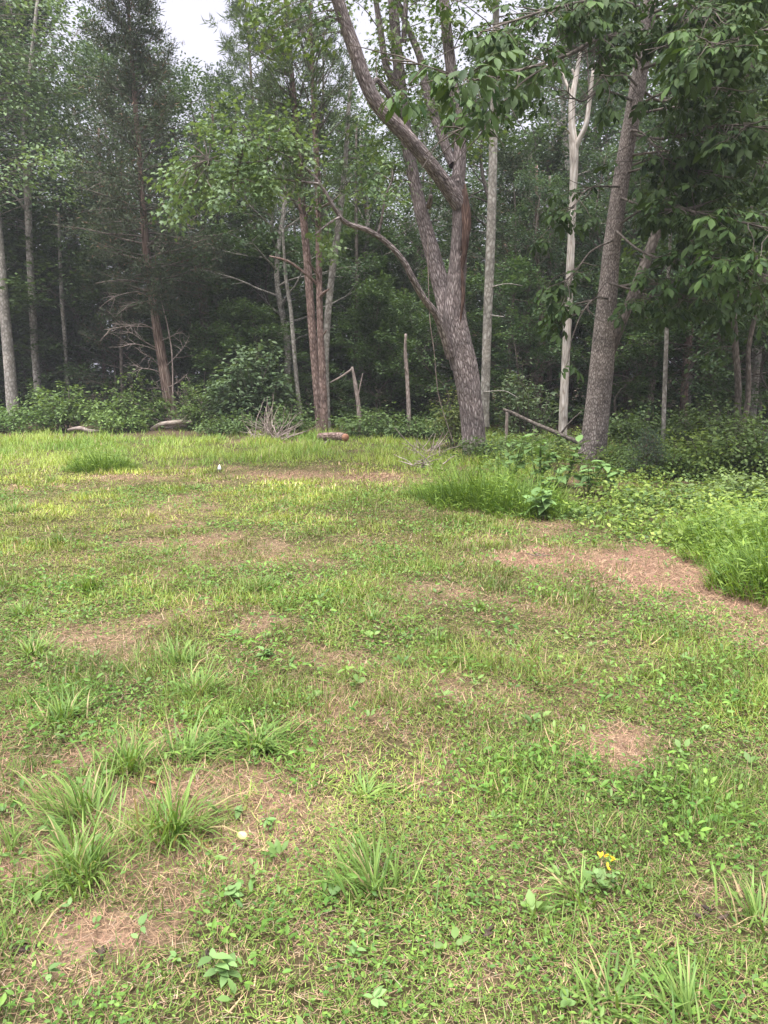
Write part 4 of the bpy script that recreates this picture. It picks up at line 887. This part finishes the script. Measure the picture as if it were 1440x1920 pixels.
def dead_branch(mb, pix, rg, r=.020, ntw=9, tl=.7):
    Q = catmull(np.array([at(*p) for p in pix]), 14); tube(mb, Q, np.linspace(r, r * .3, 14), 5, seed=int(rg.integers(99)))
    for k in range(ntw):
        i = int(rg.integers(4, 13)); d = unit(Q[i] - Q[i - 1]); d = d + rg.normal(0, .5, 3); g = grow(Q[i], d, rg.uniform(.3, 1) * tl, 5, rg, .2, -.03)
        tube(mb, g, np.linspace(r * .45, r * .15, 6), 3, cap=False)
for pix in [[(294, 615, YC), (265, 612, YC - .4), (235, 612, YC - .7), (200, 618, YC - 1)], [(296, 622, YC), (268, 608, YC - .5), (240, 610, YC - .9), (210, 606, YC - 1.2)], [(298, 655, YC), (270, 640, YC - .4), (250, 626, YC - .8), (238, 622, YC - 1)],
            [(300, 660, YC), (275, 650, YC - .5), (250, 645, YC - .8), (225, 651, YC - 1.1)], [(303, 690, YC), (285, 672, YC - .4), (262, 660, YC - .7)], [(306, 700, YC), (285, 693, YC - .4), (265, 690, YC - .7), (250, 684, YC - .9)],
            [(284, 560, YC), (262, 548, YC - .5), (240, 549, YC - .8), (208, 558, YC - 1)], [(286, 570, YC), (260, 566, YC - .4), (232, 574, YC - .8)], [(308, 690, YC), (330, 668, YC - .3), (345, 650, YC - .5), (355, 630, YC - .6)],
            [(310, 730, YC), (335, 715, YC - .4), (352, 700, YC - .6)], [(313, 740, YC), (300, 728, YC - .5), (292, 716, YC - .7)], [(300, 640, YC), (318, 632, YC - .4), (332, 625, YC - .7)]]:
    dead_branch(dead, pix, rg)
child(dead, 'dead_twigs', B_TWIG, cedar, True)
vine = MB(); limb(vine, [(325, 800, YC - .4, 3), (324, 720, YC - .4, 3), (322, 660, YC - .4, 3), (314, 610, YC - .3, 2.5), (304, 570, YC - .2, 2), (298, 540, YC - .2, 1.5)], 5, 30, .05, 7)
tag(vine.build('hanging_vine', B_TWIG, None, True), 'thin bare vine climbing beside the cedar trunk', 'vine')
vine = MB(); limb(vine, [(802, 440, 15.2, 2), (803, 520, 15.2, 2), (806, 600, 15.3, 2), (814, 660, 15.4, 2), (822, 740, 15.5, 2), (840, 800, 15.6, 2), (850, 830, 15.6, 2)], 5, 40, .05, 8)
tag(vine.build('hanging_vine', B_TWIG, None, True), 'thin bare vine dangling left of the big forked tree', 'vine')

# ------------------------------------------------------------------ stubs, logs, fallen branches
def simple(name, pix_list, mat, label, cat, sides=10, bump=.08, seed=0):
    mb = MB()
    for i, e in enumerate(pix_list): limb(mb, e, sides, 24, bump, seed + i)
    o_ = mb.build(name, mat, None, True); return tag(o_, label, cat)
simple('broken_stub', [[(767, 812, 21, 10), (766, 760, 21, 9), (763, 700, 21, 8), (760, 660, 21, 7), (761, 626, 21, 5)], [(763, 700, 21, 3), (758, 690, 20.8, 2)]], B_TWIG, 'tall broken dead stub standing left of the big forked tree', 'tree stub', seed=501)
simple('broken_stub', [[(676, 812, 22, 11), (672, 760, 22, 9), (666, 720, 22, 8), (660, 688, 22, 5)], [(660, 692, 22, 5), (640, 706, 22, 4), (618, 718, 22, 3)], [(672, 740, 22, 3), (680, 700, 22, 2)]], B_TWIG, 'short leaning dead stub with a side branch, right of the pine pair', 'tree stub', seed=505)
simple('broken_stub', [[(949, 825, 18.5, 7), (950, 800, 18.5, 7), (951, 772, 18.5, 6)]], B_TWIG, 'short dead post propping the end of the fallen branch', 'tree stub', seed=509)
simple('fallen_branch', [[(945, 768, 18.3, 6), (965, 776, 17.8, 7), (1000, 793, 17, 8), (1040, 810, 16.2, 9), (1075, 825, 15.6, 10), (1092, 834, 15.3, 8)], [(1000, 793, 17, 4), (1002, 810, 16.9, 3), (1004, 830, 16.9, 2)], [(1050, 815, 16, 5), (1070, 790, 15.9, 3), (1090, 772, 15.9, 2)], [(1040, 810, 16.2, 4), (1062, 833, 15.8, 3)]], B_DARK, 'dark fallen branch slanting down to the hickory base', 'branch', seed=512)
simple('weathered_log', [[(283, 806, 23, 8), (300, 797, 23, 11), (322, 793, 22.9, 11), (342, 791, 22.8, 10), (360, 791, 22.7, 5)], [(336, 792, 22.8, 7), (346, 785, 22.8, 6), (352, 778, 22.8, 3)]], B_LOG, 'pale weathered log lying at the foot of the cedar', 'log', seed=520)
simple('fallen_log', [[(128, 806, 22.5, 6), (150, 803, 22.4, 9), (168, 808, 22.3, 8), (186, 808, 22.2, 5)]], B_TWIG, 'short grey log lying in the weeds at left', 'log', seed=523)
simple('curved_branch', [[(607, 833, 18.6, 4), (622, 822, 18.6, 5), (637, 816, 18.6, 5), (650, 819, 18.6, 4)]], B_TWIG, 'bent grey branch arching over the cut log', 'branch', seed=525)
mb = MB(); a_, b2 = at(634, 824, 18.4), at(647, 825, 18.0); a_[2] = b2[2] = .20
Q = catmull([a_ + [-.5, .6, -.06], a_, b2], 14); tube(mb, Q, .10, 16, bump=.08, seed=3, cap=True)
lg = thing('cut_log', (b2[0], b2[1], 0), 'sawn log with an orange-brown cut end in the grass by the pines', 'log')
child(mb, 'bark', B_PINE, lg, True)
mb = MB(); dn = unit(b2 - a_); tube(mb, [b2 + dn * .02, b2 + dn * .05], [.097, .09], 16, bump=.06, seed=5)
child(mb, 'cut_end', flat_mat('fresh_cut_wood', (.22, .10, .06), (.40, .22, .14), 14), lg)
# brush pile of dead twigs
def brush(label, cx, cy_, Y, n, spread, rise, seed, name='brush_pile', mat=None, cat='brush'):
    mb = MB(); r = np.random.default_rng(seed); c = at(cx, cy_, Y); c[2] = 0
    for k in range(n):
        p = c + np.array([r.normal(0, spread * .22), r.normal(0, .15), r.uniform(0, .1)]); az = r.uniform(0, 6.28); el = r.uniform(.1, rise)
        g = grow(p, np.array([math.cos(az) * math.cos(el), math.sin(az) * math.cos(el), math.sin(el)]), r.uniform(.4, 1.2) * spread, 6, r, .15, -.02)
        tube(mb, g, np.linspace(.014, .004, 7), 4, cap=False, seed=k)
    return tag(mb.build(name, mat or B_TWIG, None, True), label, cat)
brush('grey dead twigs of a dried shrub in the grass left of the pine pair', 512, 815, 19.6, 60, 1.1, 1.3, 601, 'dead_shrub')
brush('tangle of dead twigs piled round the foot of the cedar', 328, 810, 23.8, 70, 1.3, .8, 602)
brush('reddish brush of broken cedar twigs right of the cedar', 395, 780, 25, 90, 2.2, 1.2, 603)
brush('dark dead twigs at the left foot of the big forked tree', 800, 850, 15.2, 30, .8, .9, 604)
brush('few dark twigs lying in the tall grass in front of the forked tree', 790, 872, 13.4, 16, .5, .7, 605)

# ------------------------------------------------------------------ bushes along the wood edge
def bush(name, cx, cyb, Y, H, W, label, c1, c2, size, n, seed, tm=L_OVATE, group=None, lean=0):
    r = np.random.default_rng(seed); c = at(cx, cyb, Y); c[2] = 0
    wd, lv = MB(), MB()
    for k in range(n):
        az = r.uniform(0, 6.28); q = math.sqrt(r.random()) * W * .5; tz = H * r.uniform(.45, 1.05) * (1 - .5 * (q / (W * .5)) ** 2)
        e = c + np.array([q * math.cos(az), q * math.sin(az) * .8, tz]); s0 = c + np.array([q * .25 * math.cos(az), q * .25 * math.sin(az), 0])
        g = catmull([s0, (s0 + e) / 2 + r.normal(0, .08, 3) * H, e], 6); tube(wd, g, np.linspace(.012, .004, 6), 4, cap=False, seed=k)
        for v in (2, 3, 4, 5):
            dd = g[min(v + 1, 5)] - g[min(v, 4)] + np.array([r.normal(0, .2), r.normal(0, .2), 0]) * H
            spray(lv, g[v], dd * [1, 1, .3] + [1e-3, 0, 0], int(18 * r.uniform(.6, 1.3)), r, .15 * W ** .5 + .10, size, tm, c1, c2, base=np.clip(.25 + .09 * v + .12 * r.normal(), 0, 1))
    o_ = thing(name, tuple(c), label, 'bush', group); child(wd, 'stems', B_DARK, o_, True); child(lv, 'foliage', M_LEAF, o_)
    return o_
BG1 = ((.045, .095, .028), (.17, .25, .075)); BG2 = ((.04, .08, .028), (.12, .18, .06))
bush('leafy_bush', 125, 800, 23.5, 1.5, 2.8, 'rounded green bush at the wood edge beside the short grey log', *BG1, .12, 40, 701)
bush('leafy_bush', 30, 815, 23, .75, 3.0, 'low dense green bush in front of the leftmost grey trunk', (.045, .095, .025), (.12, .20, .05), .10, 44, 702, L_RHOMB)
bush('leafy_bush', 262, 815, 23.4, 1.75, 1.9, 'light green bush just left of the cedar foot', *BG1, .12, 36, 703)
bush('leafy_bush', 380, 812, 23.2, 1.5, 1.7, 'fine-leaved green bush just right of the cedar foot', *BG1, .09, 40, 704)
bush('leafy_bush', 215, 822, 22.5, .7, 2.0, 'low weedy green bush behind the tall grass left of the cedar', *BG1, .10, 26, 705)
bush('dark_bush', 478, 812, 23.0, 2.9, 2.5, 'large dark bush with drooping glossy leaves between cedar and pine pair', (.035, .07, .034), (.13, .19, .09), .16, 84, 706)
bush('leafy_bush', 545, 812, 21.2, .95, 1.5, 'small green bush at the left foot of the pine pair', *BG2, .09, 26, 707)
bush('leafy_bush', 700, 822, 20.5, .8, 2.2, 'low green thicket right of the pine pair around the short stub', *BG2, .10, 34, 708)
bush('leafy_bush', 790, 828, 20, .75, 1.9, 'low green thicket around the tall broken stub', *BG2, .10, 30, 709)
bush('leafy_bush', 850, 800, 17.5, 1.5, .9, 'thin yellow-green shrub behind the left side of the big trunk', (.06, .10, .03), (.17, .20, .06), .09, 16, 710)
bush('leafy_bush', 440, 820, 21.5, .6, 2.2, 'low green weeds in front of the dark bush', *BG2, .09, 28, 711)
bush('leafy_bush', 985, 838, 15.8, .5, 1.7, 'low bright green bush under the fallen branch', *BG1, .08, 24, 712)
bush('leafy_bush', 990, 800, 20, 2.2, 1.6, 'loose pale-leaved shrub left of the dead white trunk', (.05, .09, .04), (.14, .19, .09), .10, 26, 713)
bush('leafy_bush', 1180, 850, 14.0, .55, 1.6, 'low green bush at the right foot of the hickory', *BG1, .075, 26, 714, L_RHOMB)
bush('leafy_bush', 1320, 880, 12.6, .75, 1.9, 'yellow-green waist-high bush left of the right edge', (.07, .13, .03), (.22, .29, .07), .085, 40, 715)
bush('leafy_bush', 1420, 890, 12.0, .95, 1.6, 'tangled green bush against the right edge of the picture', *BG1, .085, 40, 716)
bush('leafy_bush', 1330, 830, 17, 1.2, 2.6, 'dark green thicket in front of the twin-stemmed tree', (.04, .075, .025), (.12, .175, .055), .10, 44, 717)
bush('leafy_bush', 1210, 830, 17.5, 1.0, 2.0, 'dark green thicket behind the slim straight stem', (.04, .075, .025), (.11, .165, .055), .10, 36, 718)
bush('leafy_bush', 1400, 940, 9.6, .42, 1.5, 'pale ferny low bush above the grass mound at right', (.09, .15, .05), (.22, .30, .10), .07, 30, 719, L_RHOMB)
bush('leafy_bush', 1250, 900, 12.2, .5, 1.6, 'low tangled weeds between the hickory and the yellow-green bush', *BG1, .07, 30, 720, L_RHOMB)
bush('leafy_bush', 900, 842, 14.6, .45, 1.3, 'low weeds growing against the base of the big forked tree', *BG2, .07, 22, 721, L_RHOMB)
# small cedar seedling among the weeds
w_, l_ = conifer(730, [at(1208, 905, 12)*[1, 1, 0], at(1208, 905, 12)*[1, 1, 0] + [0.02, 0, .35], at(1208, 905, 12)*[1, 1, 0] + [0, 0, .62]], .012, .004, .05, .26, 26, (.05, .085, .05), (.12, .17, .10), 'cedar', 5, size=.05, per=9, flare=0)
sd = thing('cedar_seedling', tuple(at(1208, 905, 12) * [1, 1, 0]), 'small blue-green cedar seedling in the weeds right of the hickory', 'seedling'); child(w_, 'stem', [B_CEDAR, B_DARK], sd, True); child(l_, 'foliage', M_NEEDLE, sd)

# broad-leaved weeds (pokeweed-like) at the lawn corner: each large leaf a part
BIGL = MB(); leaves(BIGL, (np.array([[0, 0, 0], [.18, -.20, .04], [.18, .20, .04], [.5, -.27, .03], [.5, .27, .03], [.8, -.14, -.05], [.8, .14, -.05], [1, 0, -.16], [.35, 0, -.02], [.7, 0, -.05]]),
            np.array([[0, 1, 8], [1, 3, 8], [3, 9, 8], [3, 5, 9], [5, 7, 9], [7, 6, 9], [6, 4, 9], [4, 8, 9], [4, 2, 8], [2, 0, 8]])), [O0], [[1, 0, 0]], [[0, 0, 1]], 1.0, (.15, .25, .085))
BIGLM = BIGL.mesh('broad_leaf', M_BIGLEAF)
def leafy_plant(name, base, H, nst, nlf, size, label, cat, seed, group=None, lean=.35):
    r = np.random.default_rng(seed); o_ = thing(name, tuple(base), label, cat, group); st = MB()
    for k in range(nst):
        az = k * 2.4 + r.normal(0, .4); d = np.array([math.cos(az) * lean, math.sin(az) * lean, 1.0]); g = grow(np.zeros(3), d, H * r.uniform(.7, 1.1), 6, r, .08, .02)
        tube(st, g, np.linspace(.009, .004, 7) * (H / .6) ** .6, 5, C=(.12, .16, .05))
        for j in range(nlf):
            v = r.uniform(.3, 1); i = min(int(v * 6), 5); p = g[i] + (g[i + 1] - g[i]) * (v * 6 - i)
            a2 = r.uniform(0, 6.28); dd = unit(np.array([math.cos(a2), math.sin(a2), r.normal(.15, .3)])); zz = np.array([r.normal(0, .2), r.normal(0, .2), 1.0]); zz = unit(zz - dd * (zz @ dd)); yy = np.cross(zz, dd); s = size * r.uniform(.6, 1.2)
            lf = bpy.data.objects.new('leaf', BIGLM); COL.objects.link(lf); lf.parent = o_
            lf.matrix_local = mathutils.Matrix([[dd[0] * s, yy[0] * s, zz[0] * s, p[0]], [dd[1] * s, yy[1] * s, zz[1] * s, p[1]], [dd[2] * s, yy[2] * s, zz[2] * s, p[2]], [0, 0, 0, 1]])
    s_ = st.build('stem', M_GRASS, o_, True)
    return o_
for i, (x, y, H, n, lb) in enumerate([(960, 905, .75, 3, 'tall broad-leaved weed nearest the big forked tree'), (1010, 915, .85, 4, 'tallest broad-leaved weed in the clump before the hickory'), (1060, 915, .65, 3, 'broad-leaved weed at the left foot of the hickory'), (1030, 945, .5, 3, 'mid-height broad-leaved weed in the middle of the clump'),
                                  (1100, 930, .5, 3, 'broad-leaved weed with grey-green leaves in front of the hickory trunk'), (1010, 972, .36, 2, 'small broad-leaved weed standing out over the mown edge'), (1140, 925, .4, 2, 'low broad-leaved weed at the right foot of the hickory')]):
    leafy_plant('broad_leaved_weed', gnd(x, y), H * 1.05, n + 1, 11, .19, lb, 'weed', 740 + i, 'broad-leaved weeds at the lawn corner')

# ------------------------------------------------------------------ grass mounds and tufts
def tuft(name, base, n, H, spread, label, seed, group, c1=G_DARK, c2=(.17, .24, .055), wd=.006, droop=(.3, 1.5), lean=.45, cat='grass tuft', seg=4, dry=.08):
    r = np.random.default_rng(seed); mb = MB()
    q = np.abs(r.normal(0, 1, n)) * spread; az = r.uniform(0, 6.28, n)
    P = np.stack([base[0] + q * np.cos(az), base[1] + q * np.sin(az), np.full(n, -.012)], 1)
    C = lerp(c1, c2, np.clip(r.normal(.5, .3, n), 0, 1)) * r.uniform(.75, 1.2, (n, 1)); d_ = r.random(n) < dry; C[d_] = (.36, .29, .15)
    ba, bs = r.uniform(0, 6.28), r.uniform(.0, .9); fl = r.uniform(.25, .8)
    hx = np.cos(az + r.normal(0, .9, n)) + bs * math.cos(ba); hy = np.sin(az + r.normal(0, .9, n)) + bs * math.sin(ba)
    blades(mb, P, H * (.25 + .95 * r.beta(2, 1.6, n)), wd * r.uniform(.5, 1.3, n), np.arctan2(hy, hx), np.abs(r.normal(fl, .32, n)), r.uniform(droop[0], droop[1] + fl, n), C, seg)
    return tag(mb.build(name, M_GRASS, None), label, cat, group)
T = [(110, 1020, .20, 110, 'upright tuft of blue-green grass near the left lawn edge'), (225, 990, .14, 60, 'small dark tuft in the middle of the left lawn'), (165, 1105, .17, 120, 'spreading tuft left of the worn straw spot'), (45, 1150, .16, 90, 'tuft touching the left edge above the largest left tuft'),
     (60, 1225, .19, 150, 'dense tuft at the left edge in mid lawn'), (490, 1110, .20, 150, 'dense dark upright tuft in the middle of the lawn'), (530, 1140, .13, 60, 'thin tuft just right of the dense middle tuft'), (340, 1240, .20, 130, 'upright tuft left of the pale rosette weed'),
     (380, 1300, .22, 190, 'long-bladed tuft left of centre'), (480, 1400, .22, 230, 'wide arching tuft at the centre left of the foreground'), (120, 1350, .19, 150, 'flattened tuft at the left above the foreground tufts'), (240, 1440, .20, 130, 'arching tuft behind the brown leaf'),
     (150, 1530, .22, 210, 'broad spiky tuft at the lower left'), (330, 1560, .25, 190, 'tall tuft beside the round yellow leaf'), (150, 1640, .22, 190, 'loose tuft below the broad spiky one'), (350, 1420, .24, 110, 'tall thin tuft above the brown leaf'), (700, 1670, .21, 150, 'lone bright tuft at the bottom centre'),
     (1000, 1225, .17, 40, 'sparse tuft of stiff blades right of centre'), (820, 1200, .15, 50, 'small tuft in the middle right of the lawn'), (1080, 1690, .17, 60, 'thin tuft left of the yellow flowers'), (700, 1160, .12, 70, 'low bright tuft at the centre'), (30, 960, .22, 130, 'pale arching tuft at the far left'),
     (1290, 1900, .16, 60, 'blurred tuft at the bottom right corner'), (1150, 1880, .16, 60, 'thin tuft at the bottom edge right of centre'), (1420, 1720, .15, 60, 'sparse tuft by the right edge'), (900, 1140, .10, 60, 'short tuft before the straw patch'), (370, 915, .14, 60, 'small tuft on the far lawn below the white scrap'), (95, 905, .25, 90, 'yellow-green arching clump at the far left lawn edge'),
     (470, 920, .12, 50, 'small far tuft right of the white scrap'), (310, 1040, .14, 60, 'faint tuft in the left middle lawn'), (690, 1490, .16, 50, 'thin upright tuft above the lone bright tuft'), (20, 1600, .15, 60, 'small tuft cut by the lower left edge')]
for i, (x, y, H, n, lb) in enumerate(T):
    b_ = gnd(x, y); tuft('grass_tuft', b_, n, H * 1.02, .042 + .022 * (n / 100), lb, 800 + i, 'grass tufts on the lawn', (.09, .175, .038), (.225, .325, .082), wd=.0088 if y > 1250 else .0095)
def mound(cx, cy_, rx, ry, H, n, label, seed):
    r = np.random.default_rng(seed); c = gnd(cx, cy_); mb = MB()
    a = r.uniform(0, 6.28, n); q = np.sqrt(r.random(n)); X = c[0] + rx * q * np.cos(a); Y = c[1] + ry * q * np.sin(a)
    q = q * (.75 + .5 * vnoise(np.cos(a) * 2 + 9, np.sin(a) * 2, 0, seed + 5)); X = c[0] + rx * 1.25 * q * np.cos(a); Y = c[1] + ry * 1.25 * q * np.sin(a)
    hh = H * (1 - .6 * np.clip(q, 0, 1) ** 2) * r.uniform(.35, 1.35, n) * (.25 + 1.4 * vnoise(X * 4, Y * 4, 0, seed))
    C = lerp((.07, .14, .024), (.23, .34, .06), np.clip(r.normal(.3, .25, n) + .5 * (vnoise(X * 2, Y * 2, 0, seed + 2) - .3), 0, 1)) * r.uniform(.8, 1.2, (n, 1))
    blades(mb, np.stack([X, Y, np.full(n, -.01)], 1), hh, .011 * r.uniform(.6, 1.3, n), a + r.normal(0, .9, n), np.abs(r.normal(.15, .2, n)) + .35 * q, r.uniform(.4, 1.7, n), C, 4)
    k = n // 2; i = r.integers(0, n, k); P = np.stack([X[i], Y[i], hh[i] * r.uniform(.2, .95, k)], 1); az = r.uniform(0, 6.28, k)
    leaves(mb, L_RHOMB, P, np.stack([np.cos(az), np.sin(az), r.normal(.1, .3, k)], 1), np.array([0, 0, 1.0]) + r.normal(0, .4, (k, 3)), .085 * r.uniform(.6, 1.2, k), lerp((.07, .15, .025), (.24, .34, .06), r.random(k)), wid=.35)
    return tag(mb.build('grass_mound', M_GRASS, None), label, 'grass mound', 'unmown grass mounds')
mound(900, 940, .75, .8, .62, 2600, 'dark green mound of long grass at the lawn corner before the forked tree', 901)
mound(985, 958, .55, .5, .42, 1500, 'lower grass mound beside the broad-leaved weeds', 902)
mound(1425, 1040, .55, .75, .46, 3400, 'bright green mound of long grass at the right edge of the lawn', 903)
mound(190, 880, .55, .5, .42, 1300, 'dark grass clump in the far strip of tall grass at left', 905)
mound(1500, 1110, .55, .6, .42, 2200, 'grass mound cut by the right edge behind the straw patch', 906)

# ------------------------------------------------------------------ small things on the lawn
for i, (x, y, H, n, s, lb) in enumerate([(495, 1232, .07, 7, .095, 'pale grey-green rosette weed in the middle of the lawn'), (435, 1690, .07, 8, .055, 'low broad weed below the round yellow leaf'), (420, 1835, .10, 9, .07, 'dark rooted broad weed at the bottom left'), (255, 1770, .08, 6, .05, 'bright small weed left of the dark-rooted one'),
                                       (120, 1720, .06, 5, .035, 'tiny bright weed on the bare straw at lower left'), (500, 1545, .04, 9, .045, 'flat round-leaved weed on bare soil right of the tall tuft'), (445, 1530, .04, 8, .05, 'flat round-leaved weed beside the tall tuft'), (660, 1800, .06, 6, .045, 'small weed below the lone bright tuft'),
                                       (690, 1905, .06, 6, .05, 'small weed at the bottom edge centre'), (1130, 1680, .12, 8, .04, 'green weed under the yellow petals'), (90, 1840, .06, 6, .045, 'small weed at the lower left corner'), (330, 1805, .05, 6, .035, 'tiny weed left of the dark-rooted weed')]):
    leafy_plant('small_weed', gnd(x, y), H * .8, 2 if n > 6 else 1, n // 2 + 2, s * .72, lb, 'weed', 950 + i, 'small weeds on the lawn', .4)
def one_leaf(name, x, y, s, mat, label, cat, seed, z=.03, tilt=.4, roundish=False):
    r = np.random.default_rng(seed); mb = MB(); c = gnd(x, y); c[2] = z
    a = np.linspace(0, 2 * math.pi, 13)[:-1]; rr_ = np.stack([np.cos(a), np.sin(a) * (.75 if roundish else .45), .12 * np.cos(2 * a)], 1) * s / 2
    V = np.concatenate([rr_, [[0, 0, -.03 * s]], rr_ - [0, 0, .0012], [[0, 0, -.03 * s - .0012]]])
    F = [[i, (i + 1) % 12, 12] for i in range(12)] + [[13 + (i + 1) % 12, 13 + i, 25] for i in range(12)] + [[i, 13 + i, 13 + (i + 1) % 12] for i in range(12)] + [[i, 13 + (i + 1) % 12, (i + 1) % 12] for i in range(12)]
    mb.add(V, F); o_ = mb.build(name, mat, None, True); o_.location = c; o_.rotation_euler = (tilt, r.normal(0, .2), r.uniform(0, 6.28)); return tag(o_, label, cat)
one_leaf('yellow_leaf', 455, 1583, .036, flat_mat('yellow_leaf_skin', (.55, .52, .18), (.68, .66, .28), 30), 'round pale yellow fallen leaf lying on the lawn', 'leaf', 1, .035, .75, True)
one_leaf('brown_leaf', 288, 1475, .075, flat_mat('brown_leaf_skin', (.16, .07, .04), (.33, .17, .09), 20), 'curled red-brown dead leaf among the left tufts', 'leaf', 2, .03, .5)
M_YEL = flat_mat('yellow_petals', (.70, .48, .03), (.85, .62, .06), 20)
fl = MB(); c = gnd(1132, 1668)
rg = np.random.default_rng(6)
for k in range(4):
    p = c + np.array([rg.normal(0, .016), rg.normal(0, .016), .11 + rg.normal(0, .02)]); leaves(fl, L_OVATE, np.repeat([p], 3, 0), rg.normal(0, 1, (3, 3)) + [0, 0, .5], rg.normal(0, 1, (3, 3)), .018, (.8, .6, .05))
tag(fl.build('yellow_flower', M_YEL), 'small cluster of yellow petals in the lawn at lower right', 'flower')
mb = MB(); c = gnd(411, 884); r_ = np.random.default_rng(3)     # white scrap at the far edge of the lawn
V = np.array([[-.035, 0, 0], [.04, .01, 0], [.045, -.02, .05], [.01, 0, .13], [-.03, .02, .06], [.0, -.03, .06], [0, .04, .03]]) + c * [1, 1, 0]
mb.add(V, [[0, 1, 5], [1, 2, 5], [2, 3, 5], [3, 4, 5], [4, 0, 5], [0, 6, 1], [1, 6, 2], [2, 6, 3], [3, 6, 4], [4, 6, 0]])
tag(mb.build('white_scrap', flat_mat('white_scrap_paper', (.62, .60, .62), (.80, .79, .80), 20)), 'small white crumpled scrap at the far edge of the mown lawn', 'scrap')
mb = MB()                                                        # dark twigs on the straw patch
for k in range(5):
    p = gnd(1005 + k * 3, 1046); g = grow(p + [0, 0, .02], np.array([rg.normal(0, 1), rg.normal(0, 1), .3]), .10, 4, rg, .3); tube(mb, g, .004, 4)
tag(mb.build('dark_twig', B_DARK), 'small dark twig lying on the sandy straw patch', 'twig')
for i, (x, y, lb) in enumerate([(50, 1778, 'black wet clod on the bare ground at the lower left'), (195, 1790, 'dark bark flake right of the black clod'), (385, 1800, 'dark root clump under the bottom left weed'), (1335, 1722, 'dark clod in the grass at the lower right'), (900, 1750, 'dark clod below centre right')]):
    mb = MB(); c = gnd(x, y); r_ = np.random.default_rng(60 + i)
    for k in range(5):
        g = grow(c + np.array([r_.normal(0, .02), r_.normal(0, .012), .003]), np.array([r_.normal(0, 1), r_.normal(0, .6), 0]), .035, 4, r_, .15); tube(mb, g, [.002, .006, .007, .005, .002], 6, bump=.3, seed=k)
    tag(mb.build('dark_clod', flat_mat('dark_soil_%d' % i, (.03, .022, .018), (.09, .065, .05), 40) if i == 0 else bpy.data.materials['dark_soil_0'], None, True), lb, 'clod')

# ------------------------------------------------------------------ humid air over the clearing and the wood
hz = MB(); x0, x1, y0, y1, z0, z1 = -90, 90, -12, 95, -1.2, 26
V = [[x, y, z] for x in (x0, x1) for y in (y0, y1) for z in (z0, z1)]
hz.add(V, [[0, 1, 3], [0, 3, 2], [4, 6, 7], [4, 7, 5], [0, 4, 5], [0, 5, 1], [2, 3, 7], [2, 7, 6], [0, 2, 6], [0, 6, 4], [1, 5, 7], [1, 7, 3]])
m = bpy.data.materials.new('humid_air'); m.use_nodes = True; t = m.node_tree; t.nodes.remove(t.nodes['Principled BSDF'])
pv = N_(t, 'ShaderNodeVolumePrincipled'); pv.inputs['Color'].default_value = (.90, .93, 1, 1); pv.inputs['Density'].default_value = .0009; pv.inputs['Anisotropy'].default_value = .0
t.links.new(pv.outputs[0], t.nodes['Material Output'].inputs['Volume'])
HAZE = True
if HAZE:
    tag(hz.build('haze', m), 'thin pale humid haze in the air', kind='stuff')
